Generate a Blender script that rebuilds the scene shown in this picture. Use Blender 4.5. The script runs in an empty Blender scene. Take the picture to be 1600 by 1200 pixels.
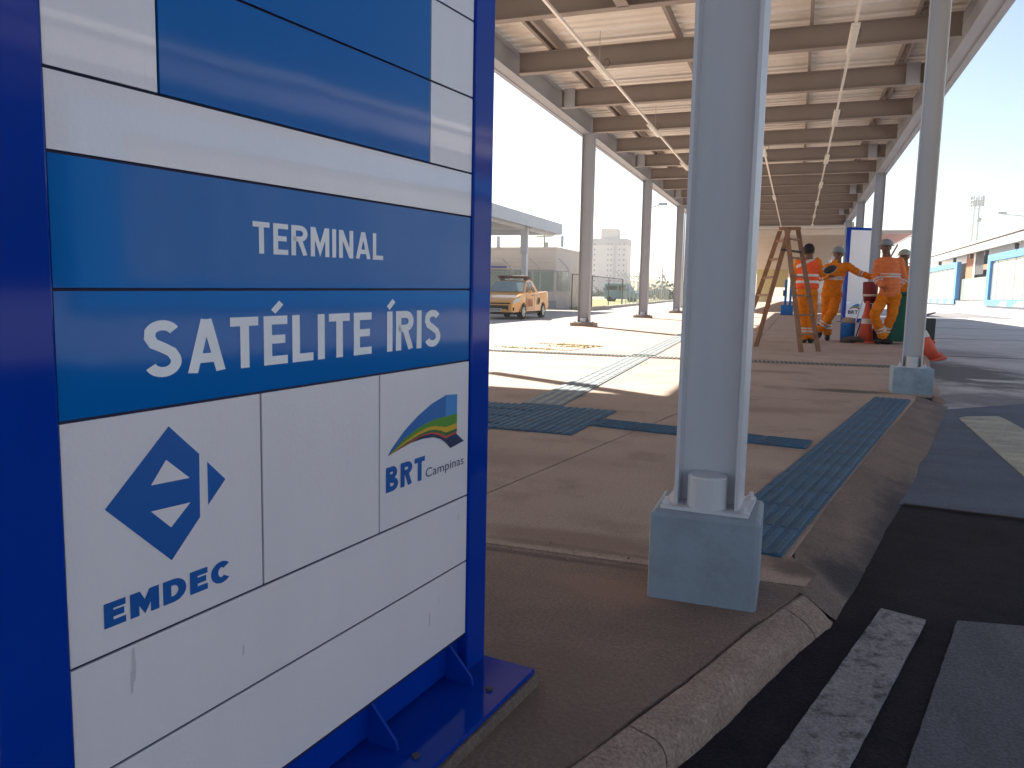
import bpy, bmesh, math, random
from mathutils import Vector, Matrix, noise
random.seed(7)
R = math.radians
scn = bpy.context.scene
col = scn.collection

# ------------------------------------------------------------------ camera
CAM_H = 0.8
cd = bpy.data.cameras.new("camera"); cam = bpy.data.objects.new("camera", cd); col.objects.link(cam)
cd.sensor_fit = 'HORIZONTAL'; cd.sensor_width = 36.0; cd.lens = 36.0*1200/1600
cd.clip_start = 0.05; cd.clip_end = 5000
ax = Vector((0.93817737, 0.345721, 0.01732681)); ay = Vector((-0.05755466, 0.10643545, 0.99265249)); az = ax.cross(ay)
ay = az.cross(ax).normalized()
M = Matrix((ax, ay, az)).transposed().to_4x4(); M.translation = (0, 0, CAM_H)
cam.matrix_world = M
scn.camera = cam

# ------------------------------------------------------------------ light
SUN = Vector((0.913, -0.98, -1.0)).normalized()      # direction the sunlight travels
EL = math.asin(-SUN.z); AZ = math.atan2(-SUN.x, -SUN.y)
w = bpy.data.worlds.new("World"); scn.world = w; w.use_nodes = True
nt = w.node_tree; nt.nodes.clear()
sky = nt.nodes.new('ShaderNodeTexSky'); sky.sky_type = 'NISHITA'; sky.sun_disc = False
sky.sun_elevation = EL; sky.sun_rotation = AZ; sky.air_density = 1.0; sky.dust_density = 0.7; sky.ozone_density = 1.0
bg = nt.nodes.new('ShaderNodeBackground'); bg.inputs[1].default_value = 0.05
wo = nt.nodes.new('ShaderNodeOutputWorld')
hs = nt.nodes.new('ShaderNodeHueSaturation'); hs.inputs['Saturation'].default_value = .95
nt.links.new(sky.outputs[0], hs.inputs['Color']); nt.links.new(hs.outputs[0], bg.inputs[0]); nt.links.new(bg.outputs[0], wo.inputs[0])
sd = bpy.data.lights.new("sun", 'SUN'); sd.energy = 5.0; sd.angle = R(0.6); sd.color = (1, .93, .82)
so = bpy.data.objects.new("sun", sd); col.objects.link(so)
so.rotation_euler = SUN.to_track_quat('-Z', 'Y').to_euler(); so.location = (0, 0, 60)
scn.view_settings.view_transform = 'Standard'; scn.view_settings.look = 'None'
scn.view_settings.gamma = 1; scn.view_settings.exposure = 1.8; scn.view_settings.use_curve_mapping = False
scn.render.engine = 'CYCLES'
scn.cycles.max_bounces = 8; scn.cycles.diffuse_bounces = 5; scn.cycles.use_denoising = True

# ------------------------------------------------------------------ materials
MATS = {}
def mat(name, c1, c2=None, scale=4.0, rough=.6, metal=0.0, bump=0.0, bscale=None, spec=.4, streak=None, dirt=None, coat=0.0, trans=0.0, alpha=1.0):
    """procedural material: two-scale noise between c1 and c2, fine relief, optional dirt"""
    m = bpy.data.materials.new(name); m.use_nodes = True; n = m.node_tree; L = n.links
    b = n.nodes['Principled BSDF']
    c2 = c2 or tuple(x*.85 for x in c1)
    tc = n.nodes.new('ShaderNodeTexCoord'); src = tc.outputs['Object']
    if streak:
        mp = n.nodes.new('ShaderNodeMapping'); mp.inputs['Scale'].default_value = streak
        L.new(src, mp.inputs['Vector']); src = mp.outputs[0]
    n1 = n.nodes.new('ShaderNodeTexNoise'); n1.inputs['Scale'].default_value = scale; n1.inputs['Detail'].default_value = 8; n1.inputs['Roughness'].default_value = .65
    L.new(src, n1.inputs['Vector'])
    rp = n.nodes.new('ShaderNodeValToRGB'); rp.color_ramp.elements[0].position = .34; rp.color_ramp.elements[1].position = .68
    rp.color_ramp.elements[0].color = (*c1, 1); rp.color_ramp.elements[1].color = (*c2, 1)
    L.new(n1.outputs['Fac'], rp.inputs['Fac']); out = rp.outputs['Color']
    if dirt:
        dc, ds, lo, hi, amt = dirt
        n2 = n.nodes.new('ShaderNodeTexNoise'); n2.inputs['Scale'].default_value = ds; n2.inputs['Detail'].default_value = 6; n2.inputs['Roughness'].default_value = .7
        L.new(src, n2.inputs['Vector'])
        r2 = n.nodes.new('ShaderNodeMapRange'); r2.inputs['From Min'].default_value = lo; r2.inputs['From Max'].default_value = hi; r2.inputs['To Max'].default_value = amt
        L.new(n2.outputs['Fac'], r2.inputs['Value'])
        mx = n.nodes.new('ShaderNodeMix'); mx.data_type = 'RGBA'; L.new(r2.outputs[0], mx.inputs['Factor']); L.new(out, mx.inputs['A']); mx.inputs['B'].default_value = (*dc, 1)
        out = mx.outputs['Result']
    if bump >= .3:       # fine grit
        n4 = n.nodes.new('ShaderNodeTexNoise'); n4.inputs['Scale'].default_value = 130; n4.inputs['Detail'].default_value = 4; n4.inputs['Roughness'].default_value = .8
        L.new(tc.outputs['Object'], n4.inputs['Vector'])
        r4 = n.nodes.new('ShaderNodeMapRange'); r4.inputs['From Min'].default_value = .42; r4.inputs['From Max'].default_value = .62; r4.inputs['To Min'].default_value = .72; r4.inputs['To Max'].default_value = 1.18
        L.new(n4.outputs['Fac'], r4.inputs['Value'])
        m4 = n.nodes.new('ShaderNodeVectorMath'); m4.operation = 'SCALE'; L.new(out, m4.inputs[0]); L.new(r4.outputs[0], m4.inputs['Scale']); out = m4.outputs[0]
    L.new(out, b.inputs['Base Color'])
    b.inputs['Roughness'].default_value = rough; b.inputs['Metallic'].default_value = metal
    b.inputs['Specular IOR Level'].default_value = spec; b.inputs['Coat Weight'].default_value = coat
    b.inputs['Transmission Weight'].default_value = trans; b.inputs['Alpha'].default_value = alpha
    if bump:
        n3 = n.nodes.new('ShaderNodeTexNoise'); n3.inputs['Scale'].default_value = bscale or scale*12; n3.inputs['Detail'].default_value = 5
        L.new(tc.outputs['Object'], n3.inputs['Vector'])
        bp = n.nodes.new('ShaderNodeBump'); bp.inputs['Strength'].default_value = bump; bp.inputs['Distance'].default_value = .01
        L.new(n3.outputs['Fac'], bp.inputs['Height']); L.new(bp.outputs[0], b.inputs['Normal'])
    MATS[name] = m
    return m

def stain(m, blobs):
    """localised stains: (x, y, rx, ry, angle, colour, amount) in world metres, ragged by noise"""
    n = m.node_tree; L = n.links; b = n.nodes['Principled BSDF']
    src = b.inputs['Base Color'].links[0].from_socket
    g = n.nodes.new('ShaderNodeNewGeometry')
    nz = n.nodes.new('ShaderNodeTexNoise'); nz.inputs['Scale'].default_value = 3.5; nz.inputs['Detail'].default_value = 8; nz.inputs['Roughness'].default_value = .7
    L.new(g.outputs['Position'], nz.inputs['Vector'])
    for (x, y, rx, ry, a, c, amt) in blobs:
        mp = n.nodes.new('ShaderNodeMapping'); mp.vector_type = 'TEXTURE'
        mp.inputs['Location'].default_value = (x, y, 0); mp.inputs['Rotation'].default_value = (0, 0, a); mp.inputs['Scale'].default_value = (rx, ry, 1000)
        L.new(g.outputs['Position'], mp.inputs['Vector'])
        ln = n.nodes.new('ShaderNodeVectorMath'); ln.operation = 'LENGTH'; L.new(mp.outputs[0], ln.inputs[0])
        ad = n.nodes.new('ShaderNodeMath'); ad.operation = 'MULTIPLY_ADD'; L.new(nz.outputs['Fac'], ad.inputs[0]); ad.inputs[1].default_value = 1.6; ad.inputs[2].default_value = -.8
        sm = n.nodes.new('ShaderNodeMath'); sm.operation = 'ADD'; L.new(ln.outputs['Value'], sm.inputs[0]); L.new(ad.outputs[0], sm.inputs[1])
        mr = n.nodes.new('ShaderNodeMapRange'); mr.interpolation_type = 'SMOOTHSTEP'
        mr.inputs['From Min'].default_value = .35; mr.inputs['From Max'].default_value = 1.05; mr.inputs['To Min'].default_value = amt; mr.inputs['To Max'].default_value = 0
        L.new(sm.outputs[0], mr.inputs['Value'])
        mx = n.nodes.new('ShaderNodeMix'); mx.data_type = 'RGBA'; L.new(mr.outputs[0], mx.inputs['Factor']); L.new(src, mx.inputs['A']); mx.inputs['B'].default_value = (*c, 1)
        src = mx.outputs['Result']
    L.new(src, b.inputs['Base Color'])

concrete = mat('concrete_floor', (.455, .34, .275), (.385, .28, .225), 1.1, .85, bump=.35, bscale=90, dirt=((.15, .10, .08), 2.2, .52, .75, .55))
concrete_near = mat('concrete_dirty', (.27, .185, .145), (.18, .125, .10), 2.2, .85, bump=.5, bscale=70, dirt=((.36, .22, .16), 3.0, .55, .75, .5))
ramp_m = mat('ramp_concrete', (.27, .19, .15), (.18, .13, .105), 1.6, .85, bump=.5, bscale=60, dirt=((.07, .055, .055), 3.0, .45, .75, .7))
kerb_m = mat('kerb_concrete', (.46, .33, .26), (.33, .23, .185), 11, .9, bump=.9, bscale=120, dirt=((.12, .085, .075), 28, .56, .74, .6))
joint_m = mat('joint_dark', (.05, .035, .03), rough=.95)
asphalt = mat('asphalt', (.020, .017, .023), (.034, .029, .037), 6, .9, spec=.12, bump=.9, bscale=160, dirt=((.05, .045, .05), 30, .60, .78, .5))
roadc = mat('road_concrete', (.56, .53, .52), (.48, .455, .445), .8, .85, bump=.3, bscale=60, dirt=((.11, .10, .10), 1.6, .5, .8, .5))
patchm = mat('pale_patch_surface', (.135, .135, .16), (.10, .10, .12), 3, .85, bump=.8, bscale=120, streak=(5, 1, 1), dirt=((.05, .05, .06), 14, .55, .75, .5))
lane_m = mat('lane_concrete', (.44, .40, .36), (.38, .35, .31), .5, .9)
bluepaint = mat('blue_road_paint', (.085, .105, .165), (.045, .055, .09), 1.6, .75, bump=.5, bscale=90, streak=(1, 3, 1), dirt=((.20, .21, .26), 3.2, .52, .78, .6))
cream = mat('cream_road_paint', (.50, .47, .37), (.30, .28, .24), 3, .8, bump=.4, bscale=90, streak=(1, 3, 1), dirt=((.15, .14, .14), 5, .55, .75, .5))
whitep = mat('worn_white_paint', (.36, .34, .35), (.24, .23, .24), 5, .85, bump=.8, bscale=140, dirt=((.045, .04, .048), 26, .50, .68, .85))
whitel = mat('white_line_paint', (.5, .48, .46), (.33, .32, .31), 6, .8)
tact_sun = mat('tactile_sunlit', (.36, .37, .34), (.30, .31, .30), 3, .7, bump=.4, bscale=80); tact_sun_groove = mat('tactile_sunlit_groove', (.16, .21, .25), (.12, .17, .21), 3, .7)  # paler copy of the blue tiles, sun glare put into the colour
tact = mat('tactile_blue', (.045, .135, .235), (.04, .10, .17), 3, .7, bump=.4, bscale=80, dirt=((.16, .13, .11), 5, .52, .8, .4))
soil = mat('dry_ground', (.40, .35, .24), (.32, .29, .20), .2, .95)
grassm = mat('dry_grass', (.27, .27, .08), (.20, .20, .07), .6, .9)
steel = mat('painted_steel', (.66, .645, .67), (.58, .57, .59), 1.3, .45, spec=.5, bump=.05, bscale=30, streak=(3, 3, .5), dirt=((.22, .22, .25), 3, .62, .85, .3))
steel2 = mat('canopy_steel', (.40, .415, .45), (.35, .36, .40), 1.3, .5)
block_m = mat('painted_block', (.32, .40, .48), (.26, .325, .395), 4, .6, bump=.26, bscale=34, dirt=((.15, .15, .16), 9, .48, .74, .6))
stain(block_m, [(-.19, 1.95, .5, .5, 0, (.25, .27, .30), .45)])
beam_m = mat('beam_steel', (.285, .24, .215), (.245, .205, .185), 1.0, .5, spec=.4)
sheet_m = mat('roof_sheet', (.88, .84, .78), (.82, .78, .72), 1.0, .35, spec=.5, metal=.1)
alum = mat('bare_aluminium', (.62, .60, .56), rough=.3, metal=.5)
bluef = mat('blue_gloss_frame', (.001, .04, .36), (.001, .033, .30), 2, .08, spec=.15)
panelw = mat('white_panel', (.84, .785, .80), (.80, .75, .765), 1.2, .30, spec=.5, coat=.5, bump=.06, bscale=160, streak=(1, 5, .7), dirt=((.45, .44, .45), 6, .70, .85, .3))
panelb = mat('blue_panel', (.001, .14, .47), (.001, .125, .42), 1.5, .07, spec=.22, bump=.06, bscale=4)
navy = mat('navy_joint', (.012, .012, .06), rough=.6)
inkb = mat('ink_blue', (.006, .11, .42), rough=.4)
inkn = mat('ink_navy', (.02, .035, .10), rough=.4)
inkw = mat('ink_white', (.93, .93, .94), rough=.35)
inkgr = mat('ink_green', (.10, .30, .03), rough=.4); inkye = mat('ink_yellow', (.70, .42, .02), rough=.4); inkrd = mat('ink_red', (.60, .07, .05), rough=.4)
inkdg = mat('ink_dark_green', (.03, .16, .05), rough=.4); inklb = mat('ink_light_blue', (.05, .27, .65), rough=.4); inkmb = mat('ink_mid_blue', (.02, .16, .48), rough=.4)
smudge = mat('grey_smudge', (.58, .55, .57), (.64, .61, .63), 30, .6)
orange = mat('orange_cloth', (.85, .25, .015), (.62, .16, .01), 7, .85, bump=.5, bscale=18, spec=.2)
pinkor = mat('faded_orange_cloth', (.85, .24, .09), (.66, .17, .06), 7, .85, bump=.5, bscale=18, spec=.2)
hiviz = mat('red_orange_vest', (1.0, .13, .035), (.85, .10, .03), 7, .8, bump=.3, bscale=18, spec=.2)
silver = mat('reflective_tape', (.62, .60, .58), rough=.35, metal=.2)
skinm = mat('brown_skin', (.17, .085, .055), (.13, .065, .04), 12, .55)
hairm = mat('dark_hair', (.02, .013, .012), rough=.8)
helmg = mat('grey_helmet', (.22, .25, .26), rough=.4); helmb = mat('beige_helmet', (.38, .36, .30), rough=.45)
bootm = mat('black_boot', (.02, .018, .02), rough=.6)
darkcloth = mat('dark_cloth', (.035, .035, .045), rough=.85)
wood = mat('ladder_wood', (.33, .18, .11), (.22, .115, .07), 3, .7, streak=(6, 6, .6), bump=.3)
conem = mat('cone_orange', (.75, .13, .07), (.6, .10, .05), 5, .6); bandw = mat('cone_band', (.7, .66, .64), rough=.6)
maroon = mat('maroon_plastic', (.22, .03, .035), rough=.6)
green = mat('green_plastic', (.012, .12, .075), (.01, .09, .055), 3, .5)
drumb = mat('blue_plastic', (.01, .14, .45), rough=.45); sackm = mat('grey_sack', (.13, .12, .10), (.07, .065, .06), 12, .95, bump=.8)
beige = mat('beige_wall', (.66, .58, .53), (.60, .53, .49), .7, .8, bump=.1)
greywall = mat('grey_wall', (.42, .42, .43), rough=.7)
whitewall = mat('apartment_wall', (.50, .44, .43), (.46, .405, .40), .08, .85)
aptgrey = mat('apartment_grey', (.33, .305, .31), rough=.85)
glassd = mat('dark_glass', (.03, .04, .05), rough=.1, spec=.8)
glassg = mat('green_glass', (.16, .22, .20), (.11, .16, .15), 1.2, .12, spec=.8, streak=(4, 4, .3))
darkm = mat('dark_metal', (.06, .06, .065), rough=.6)
galv = mat('galvanised', (.42, .43, .44), rough=.5, metal=.3)
truckm = mat('truck_orange', (.82, .40, .10), (.78, .37, .09), 2, .3, coat=.6)
brownink = mat('brown_print', (.35, .10, .03), rough=.5)
tyrem = mat('tyre_rubber', (.025, .025, .025), rough=.85); rimm = mat('wheel_rim', (.45, .45, .46), rough=.35, metal=.6)
lampg = mat('headlamp_glass', (.55, .58, .6), rough=.12, spec=.8)
plast = mat('black_plastic', (.03, .025, .022), rough=.6)
rackm = mat('maroon_bar', (.14, .05, .05), rough=.5); redm = mat('red_lens', (.6, .04, .03), rough=.3)
vanb = mat('pale_blue_paint', (.20, .32, .40), rough=.4)
brick = mat('orange_brick', (.42, .17, .09), (.33, .13, .07), 1.2, .85, streak=(1, 1, 12))
blueport = mat('portal_blue', (.09, .29, .62), (.08, .26, .56), 2, .4)
stglass = mat('station_glass', (.40, .42, .38), (.22, .25, .23), .35, .12, spec=.7, streak=(3, 3, .2))
stroof = mat('station_roof', (.40, .36, .37), (.34, .31, .32), .4, .6)
tanwall = mat('tan_ribbed_sheet', (.58, .50, .42), (.52, .45, .37), .5, .5)
yellowwall = mat('yellow_wall', (.62, .52, .28), rough=.8)
leafm = mat('dusty_leaves', (.07, .10, .035), (.11, .13, .05), 3, .8)
strawm = mat('straw', (.62, .55, .28), rough=.9)
lensw = mat('lamp_diffuser', (.80, .78, .70), rough=.3)

# ------------------------------------------------------------------ mesh helpers
class MB:
    def __init__(s): s.v = []; s.f = []; s.m = []
    def add(s, vs, fs, mi=0):
        o = len(s.v); s.v += [tuple(p) for p in vs]; s.f += [tuple(i+o for i in f) for f in fs]; s.m += [mi]*len(fs); return s
    def hexa(s, p, mi=0):   # 8 points: bottom ring 0-3, top ring 4-7
        return s.add(p, [(3,2,1,0),(4,5,6,7),(0,1,5,4),(1,2,6,5),(2,3,7,6),(3,0,4,7)], mi)
    def box(s, x0, x1, y0, y1, z0, z1, mi=0):
        return s.hexa([(x0,y0,z0),(x1,y0,z0),(x1,y1,z0),(x0,y1,z0),(x0,y0,z1),(x1,y0,z1),(x1,y1,z1),(x0,y1,z1)], mi)
    def bar(s, a, b, wv, hv, mi=0):  # oriented bar from a to b, full width vector wv, full height vector hv
        a = Vector(a); b = Vector(b); wv = Vector(wv)/2; hv = Vector(hv)/2
        return s.hexa([a-wv-hv, a+wv-hv, b+wv-hv, b-wv-hv, a-wv+hv, a+wv+hv, b+wv+hv, b-wv+hv], mi)
    def prism(s, poly, z0, z1, mi=0):
        n = len(poly); vs = [(x, y, z0) for x, y in poly]+[(x, y, z1) for x, y in poly]
        fs = [tuple(range(n-1, -1, -1)), tuple(range(n, 2*n))]+[(i, (i+1) % n, (i+1) % n+n, i+n) for i in range(n)]
        return s.add(vs, fs, mi)
    def tube(s, pts, rad, n=8, mi=0, cap=True):
        pts = [Vector(p) for p in pts]; rad = rad if isinstance(rad, (list, tuple)) else [rad]*len(pts)
        vs = []; fs = []; prev = None
        for i, p in enumerate(pts):
            t = (pts[min(i+1, len(pts)-1)]-pts[max(i-1, 0)]).normalized()
            if prev is None:
                u = t.cross(Vector((0, 0, 1))); u = u if u.length > .1 else t.cross(Vector((1, 0, 0)))
            else: u = prev-t*prev.dot(t)
            u.normalize(); prev = u; v = t.cross(u)
            for k in range(n):
                a = 2*math.pi*k/n; vs.append(p+(u*math.cos(a)+v*math.sin(a))*rad[i])
        for i in range(len(pts)-1):
            for k in range(n): fs.append((i*n+k, i*n+(k+1) % n, (i+1)*n+(k+1) % n, (i+1)*n+k))
        if cap: fs += [tuple(range(n-1, -1, -1)), tuple(range((len(pts)-1)*n, len(pts)*n))]
        return s.add(vs, fs, mi)
    def loft(s, rings, mi=0, cap=True):
        n = len(rings[0]); vs = [p for r in rings for p in r]; fs = []
        for i in range(len(rings)-1):
            for k in range(n): fs.append((i*n+k, i*n+(k+1) % n, (i+1)*n+(k+1) % n, (i+1)*n+k))
        if cap: fs += [tuple(range(n-1, -1, -1)), tuple(range((len(rings)-1)*n, len(rings)*n))]
        return s.add(vs, fs, mi)
    def ball(s, c, r, n=10, m=7, mi=0):
        r = r if isinstance(r, (tuple, list)) else (r, r, r)
        rings = []
        for i in range(m):
            a = -math.pi/2+math.pi*(i+.5)/m
            rings.append([(c[0]+r[0]*math.cos(a)*math.cos(2*math.pi*k/n), c[1]+r[1]*math.cos(a)*math.sin(2*math.pi*k/n), c[2]+r[2]*math.sin(a)) for k in range(n)])
        return s.loft(rings, mi)
    def mesh(s, name, mats, smooth=False):
        me = bpy.data.meshes.new(name); me.from_pydata(s.v, [], s.f)
        for m in (mats if isinstance(mats, (list, tuple)) else [mats]): me.materials.append(m)
        me.polygons.foreach_set('material_index', s.m)
        bm = bmesh.new(); bm.from_mesh(me); bmesh.ops.recalc_face_normals(bm, faces=bm.faces)
        big = [f for f in bm.faces if len(f.verts) > 4]
        if big: bmesh.ops.triangulate(bm, faces=big)
        bm.to_mesh(me); bm.free()
        if smooth: me.polygons.foreach_set('use_smooth', [True]*len(me.polygons))
        me.update(); return me
    def build(s, name, mats, parent=None, smooth=False, bevel=0.0, loc=None):
        o = bpy.data.objects.new(name, s.mesh(name, mats, smooth)); col.objects.link(o)
        if bevel:
            b = o.modifiers.new('bevel', 'BEVEL'); b.width = bevel; b.segments = 2; b.limit_method = 'ANGLE'; b.angle_limit = R(35)
        if parent: o.parent = parent
        if loc: o.location = loc
        return o

def tag(o, label=None, cat=None, group=None, kind=None):
    if label: o['label'] = label
    if cat: o['category'] = cat
    if group: o['group'] = group
    if kind: o['kind'] = kind
    return o
def thing(name, label, cat, loc=(0, 0, 0), rz=0, group=None):
    o = bpy.data.objects.new(name, None); o.empty_display_size = .1; col.objects.link(o)
    o.location = loc; o.rotation_euler = (0, 0, rz); return tag(o, label, cat, group)
def struct(name, mb, m, parent=None, **k):
    o = mb.build(name, m, parent, **k)
    if not parent: o['kind'] = 'structure'
    return o
def inst(me, name, parent=None, loc=(0, 0, 0), rot=(0, 0, 0), label=None, bevel=0):
    o = bpy.data.objects.new(name, me); col.objects.link(o); o.parent = parent; o.location = loc; o.rotation_euler = rot
    if label: o['label'] = label
    if bevel:
        b = o.modifiers.new('bevel', 'BEVEL'); b.width = bevel; b.segments = 2; b.limit_method = 'ANGLE'
    return o
def copy_tree(o, parent=None):
    c = o.copy(); col.objects.link(c)
    if parent: c.parent = parent
    for ch in list(o.children): copy_tree(ch, c)
    return c
def clip(poly, a, b, c):      # keep a*x+b*y<=c
    out = []
    for i, p in enumerate(poly):
        q = poly[(i+1) % len(poly)]; dp = a*p[0]+b*p[1]-c; dq = a*q[0]+b*q[1]-c
        if dp <= 0: out.append(p)
        if dp*dq < 0:
            t = dp/(dp-dq); out.append((p[0]+t*(q[0]-p[0]), p[1]+t*(q[1]-p[1])))
    return out

def text_mesh(txt, bold=0.0, spacing=1.0):
    """2-D triangles of a word from the built-in font, normalised to 0..1 in x and y"""
    c = bpy.data.curves.new('t', 'FONT'); c.body = txt; c.size = 1; c.offset = bold; c.resolution_u = 5; c.space_character = spacing
    o = bpy.data.objects.new('t', c); col.objects.link(o)
    dg = bpy.context.evaluated_depsgraph_get(); me = bpy.data.meshes.new_from_object(o.evaluated_get(dg))
    bpy.data.objects.remove(o)
    xs = [v.co.x for v in me.vertices]; ys = [v.co.y for v in me.vertices]
    x0, x1, y0, y1 = min(xs), max(xs), min(ys), max(ys)
    vs = [((v.co.x-x0)/(x1-x0), (v.co.y-y0)/(y1-y0)) for v in me.vertices]
    fs = [tuple(p.vertices) for p in me.polygons]
    return vs, fs

# ================================================================== GROUND
struct('terrain', MB().box(-900, 900, -300, 2200, -1.2, -.34), soil)
lane = MB(); lane.box(-60, -6.3, -30, 130, -.6, -.27); struct('side_lane', lane, lane_m)
struct('grass_verge', MB().prism([(-11.6, 43), (-18.5, 130), (-120, 130), (-120, 52), (-15, 52)], -.5, -.24), grassm)
kb = MB().bar((-11.5, 42.5, -.2), (-18.3, 129, -.2), (.25, 0, 0), (0, 0, .26)); struct('verge_kerb', kb, lane_m)
# road (right)
RZ = -.06
def road_mark(name, poly, dz, m, thick=.012): return struct(name, MB().prism(poly, RZ+dz-thick, RZ+dz), m)
rd = MB().box(-5.5, 60, -30, 200, -.6, RZ-.004); road = struct('road', rd, roadc)
stain(roadc, [(1.86, 10.4, .9, 2.6, .12, (.04, .033, .04), .85), (1.67, 7.6, .75, .8, 0, (.06, .055, .08), .7), (2.5, 13.9, .8, 1.5, .2, (.12, .11, .115), .5), (9, 30, 1.2, 12, .3, (.25, .24, .24), .5)])
road_mark('asphalt_apron', [(-4.78, -11.472), (7.648, -11.472), (7.648, 4.159), (1.243, 3.461), (0.287, 3.518), (-0.191, 1.243), (-2.868, -1.912)], 0, asphalt)
road_mark('blue_painted_bay', [(0.363, 3.509), (1.243, 3.466), (5.736, 3.977), (5.736, 7.839), (1.816, 7.409), (1.147, 6.74), (0.727, 4.684)], 0.004, bluepaint)
road_mark('cream_stripe', [(1.147, 6.252), (1.214, 6.367), (1.444, 6.501), (1.463, 6.31), (1.501, 4.206), (1.53, 3.824), (1.071, 3.824), (1.09, 4.292)], 0.009, cream)
road_mark('road_marking', [(1.769, 9.531), (8.604, 9.608), (8.604, 9.35), (1.864, 9.273)], 0.001, whitel)
road_mark('road_marking', [(2.772, 21.271), (4.111, 21.128), (4.111, 20.984), (2.772, 21.128)], 0.001, whitel)
road_mark('road_joint', [(0.468, 3.504), (0.889, 3.456), (5.736, 3.967), (5.736, 3.982), (0.889, 3.472), (0.468, 3.518)], 0.0075, joint_m)
def ragged(poly, step, amp):
    out = []
    for i, p in enumerate(poly):
        a = Vector((*p, 0)); b = Vector((*poly[(i+1) % len(poly)], 0)); n = max(1, int((b-a).length/step))
        for k in range(n):
            q = a.lerp(b, k/n); w_ = noise.noise_vector(q*22)*amp+noise.noise_vector(q*70)*amp*.6; out.append((q.x+w_.x, q.y+w_.y))
    return out
road_mark('pale_patch', ragged([(0.454, 2.266), (0.612, 2.294), (2.868, 2.629), (2.868, -0.956), (-0.86, -0.956), (0.019, 0.717), (0.239, 1.491)], .015, .002), .005, patchm)  # paler patch laid over the near asphalt
road_mark('crossing_stripe', ragged([(0.268, 2.266), (0.373, 2.227), (0.143, 1.463), (-0.115, 0.574), (-0.258, 0.593), (0.01, 1.424)], .010, .0014), .009, whitep)
for y in (13.2, 19, 26, 34, 44, 56): road_mark('road_joint', [(1.9, y), (14.5, y+.3), (14.5, y+.34), (1.9, y+.04)], .0, joint_m)

# ------------------------------------------------------------------ platform
KIN = [(-1.7, -3.2), (-.82, -.3), (-.57, .44), (-.45, .80), (-.33, 1.17), (-.28, 1.29), (-.18, 1.54), (-.05, 1.91), (.055, 2.17), (.10, 2.33)]   # kerb inner line
TR = [(.03, 2.46), (.16, 3.15), (.46, 4.6), (.92, 6.72), (.98, 7.10)]     # head of the ramp (right edge of the tactile strip)
KIN2 = [(1.10, 7.12), (1.20, 8.1), (1.42, 10.0), (1.63, 11.6), (1.96, 15), (2.27, 20), (2.43, 26), (2.48, 44), (2.48, 130)]
def jitter(poly, step, amp):
    out = []
    for i in range(len(poly)-1):
        a = Vector((*poly[i], 0)); b = Vector((*poly[i+1], 0)); n = max(1, int((b-a).length/step))
        for k in range(n):
            p = a.lerp(b, k/n); q = noise.noise_vector(p*9)*amp+noise.noise_vector(p*40)*amp*.5
            out.append((p.x+q.x, p.y))
    out.append(poly[-1]); return out
edge = jitter(KIN, .02, .007)+TR+KIN2
outline = edge+[(-6.3, 130), (-6.3, -3.2)]
outline = outline[::-1]
base = [(x-.012 if i > 1 else x, y) for i, (x, y) in enumerate(outline)]
plat = struct('platform', MB().prism(outline, -.5, -.014), joint_m)
slant = lambda y: -1.11+.163*(min(y, 6.0)-2.78)
def slabs():
    ys = [-3.2, -.9, 2.205, 6.35, 12.0, 18.1, 24, 30, 36, 43, 60, 80, 105, 130]
    g = .005
    for i in range(len(ys)-1):
        y0, y1 = ys[i]+g, ys[i+1]-g
        if y0 > 40: xs = [(-6.3, -.5), (-.5, 2.7)]
        elif y0 > 6: xs = [(-6.3, -3.4), (-3.4, -.6), (-.6, 2.7)]
        else: xs = None
        p0 = clip(clip(outline, 0, 1, y1), 0, -1, -y0)
        if xs: parts = [clip(clip(p0, 1, 0, b-g), -1, 0, -(a+g)) for a, b in xs]
        else:
            # slanted joint parallel to the kerb
            n = (1, -.163); c = -1.11-.163*2.78
            parts = [clip(p0, n[0], n[1], c-g), clip(p0, -n[0], -n[1], -(c+g))]
        for p in parts:
            if len(p) > 2:
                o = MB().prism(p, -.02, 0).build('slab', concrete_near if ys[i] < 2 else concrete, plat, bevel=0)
slabs()
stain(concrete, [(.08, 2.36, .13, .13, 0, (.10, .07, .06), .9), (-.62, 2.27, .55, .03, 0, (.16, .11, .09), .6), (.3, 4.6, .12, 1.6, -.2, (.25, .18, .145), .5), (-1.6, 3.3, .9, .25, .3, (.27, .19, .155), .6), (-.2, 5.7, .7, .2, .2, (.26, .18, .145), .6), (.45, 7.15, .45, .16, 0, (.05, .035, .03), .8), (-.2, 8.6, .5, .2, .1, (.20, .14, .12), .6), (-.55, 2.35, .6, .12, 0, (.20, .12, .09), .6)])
stain(concrete_near, [(-.42, 1.98, .26, .10, -.1, (.34, .20, .145), .5), (.0, 2.35, .3, .18, 0, (.06, .045, .04), .7), (-.4, 1.4, .35, .3, 0, (.17, .115, .09), .5), (-.75, 2.16, .5, .025, 0, (.06, .045, .04), .6)])
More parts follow.
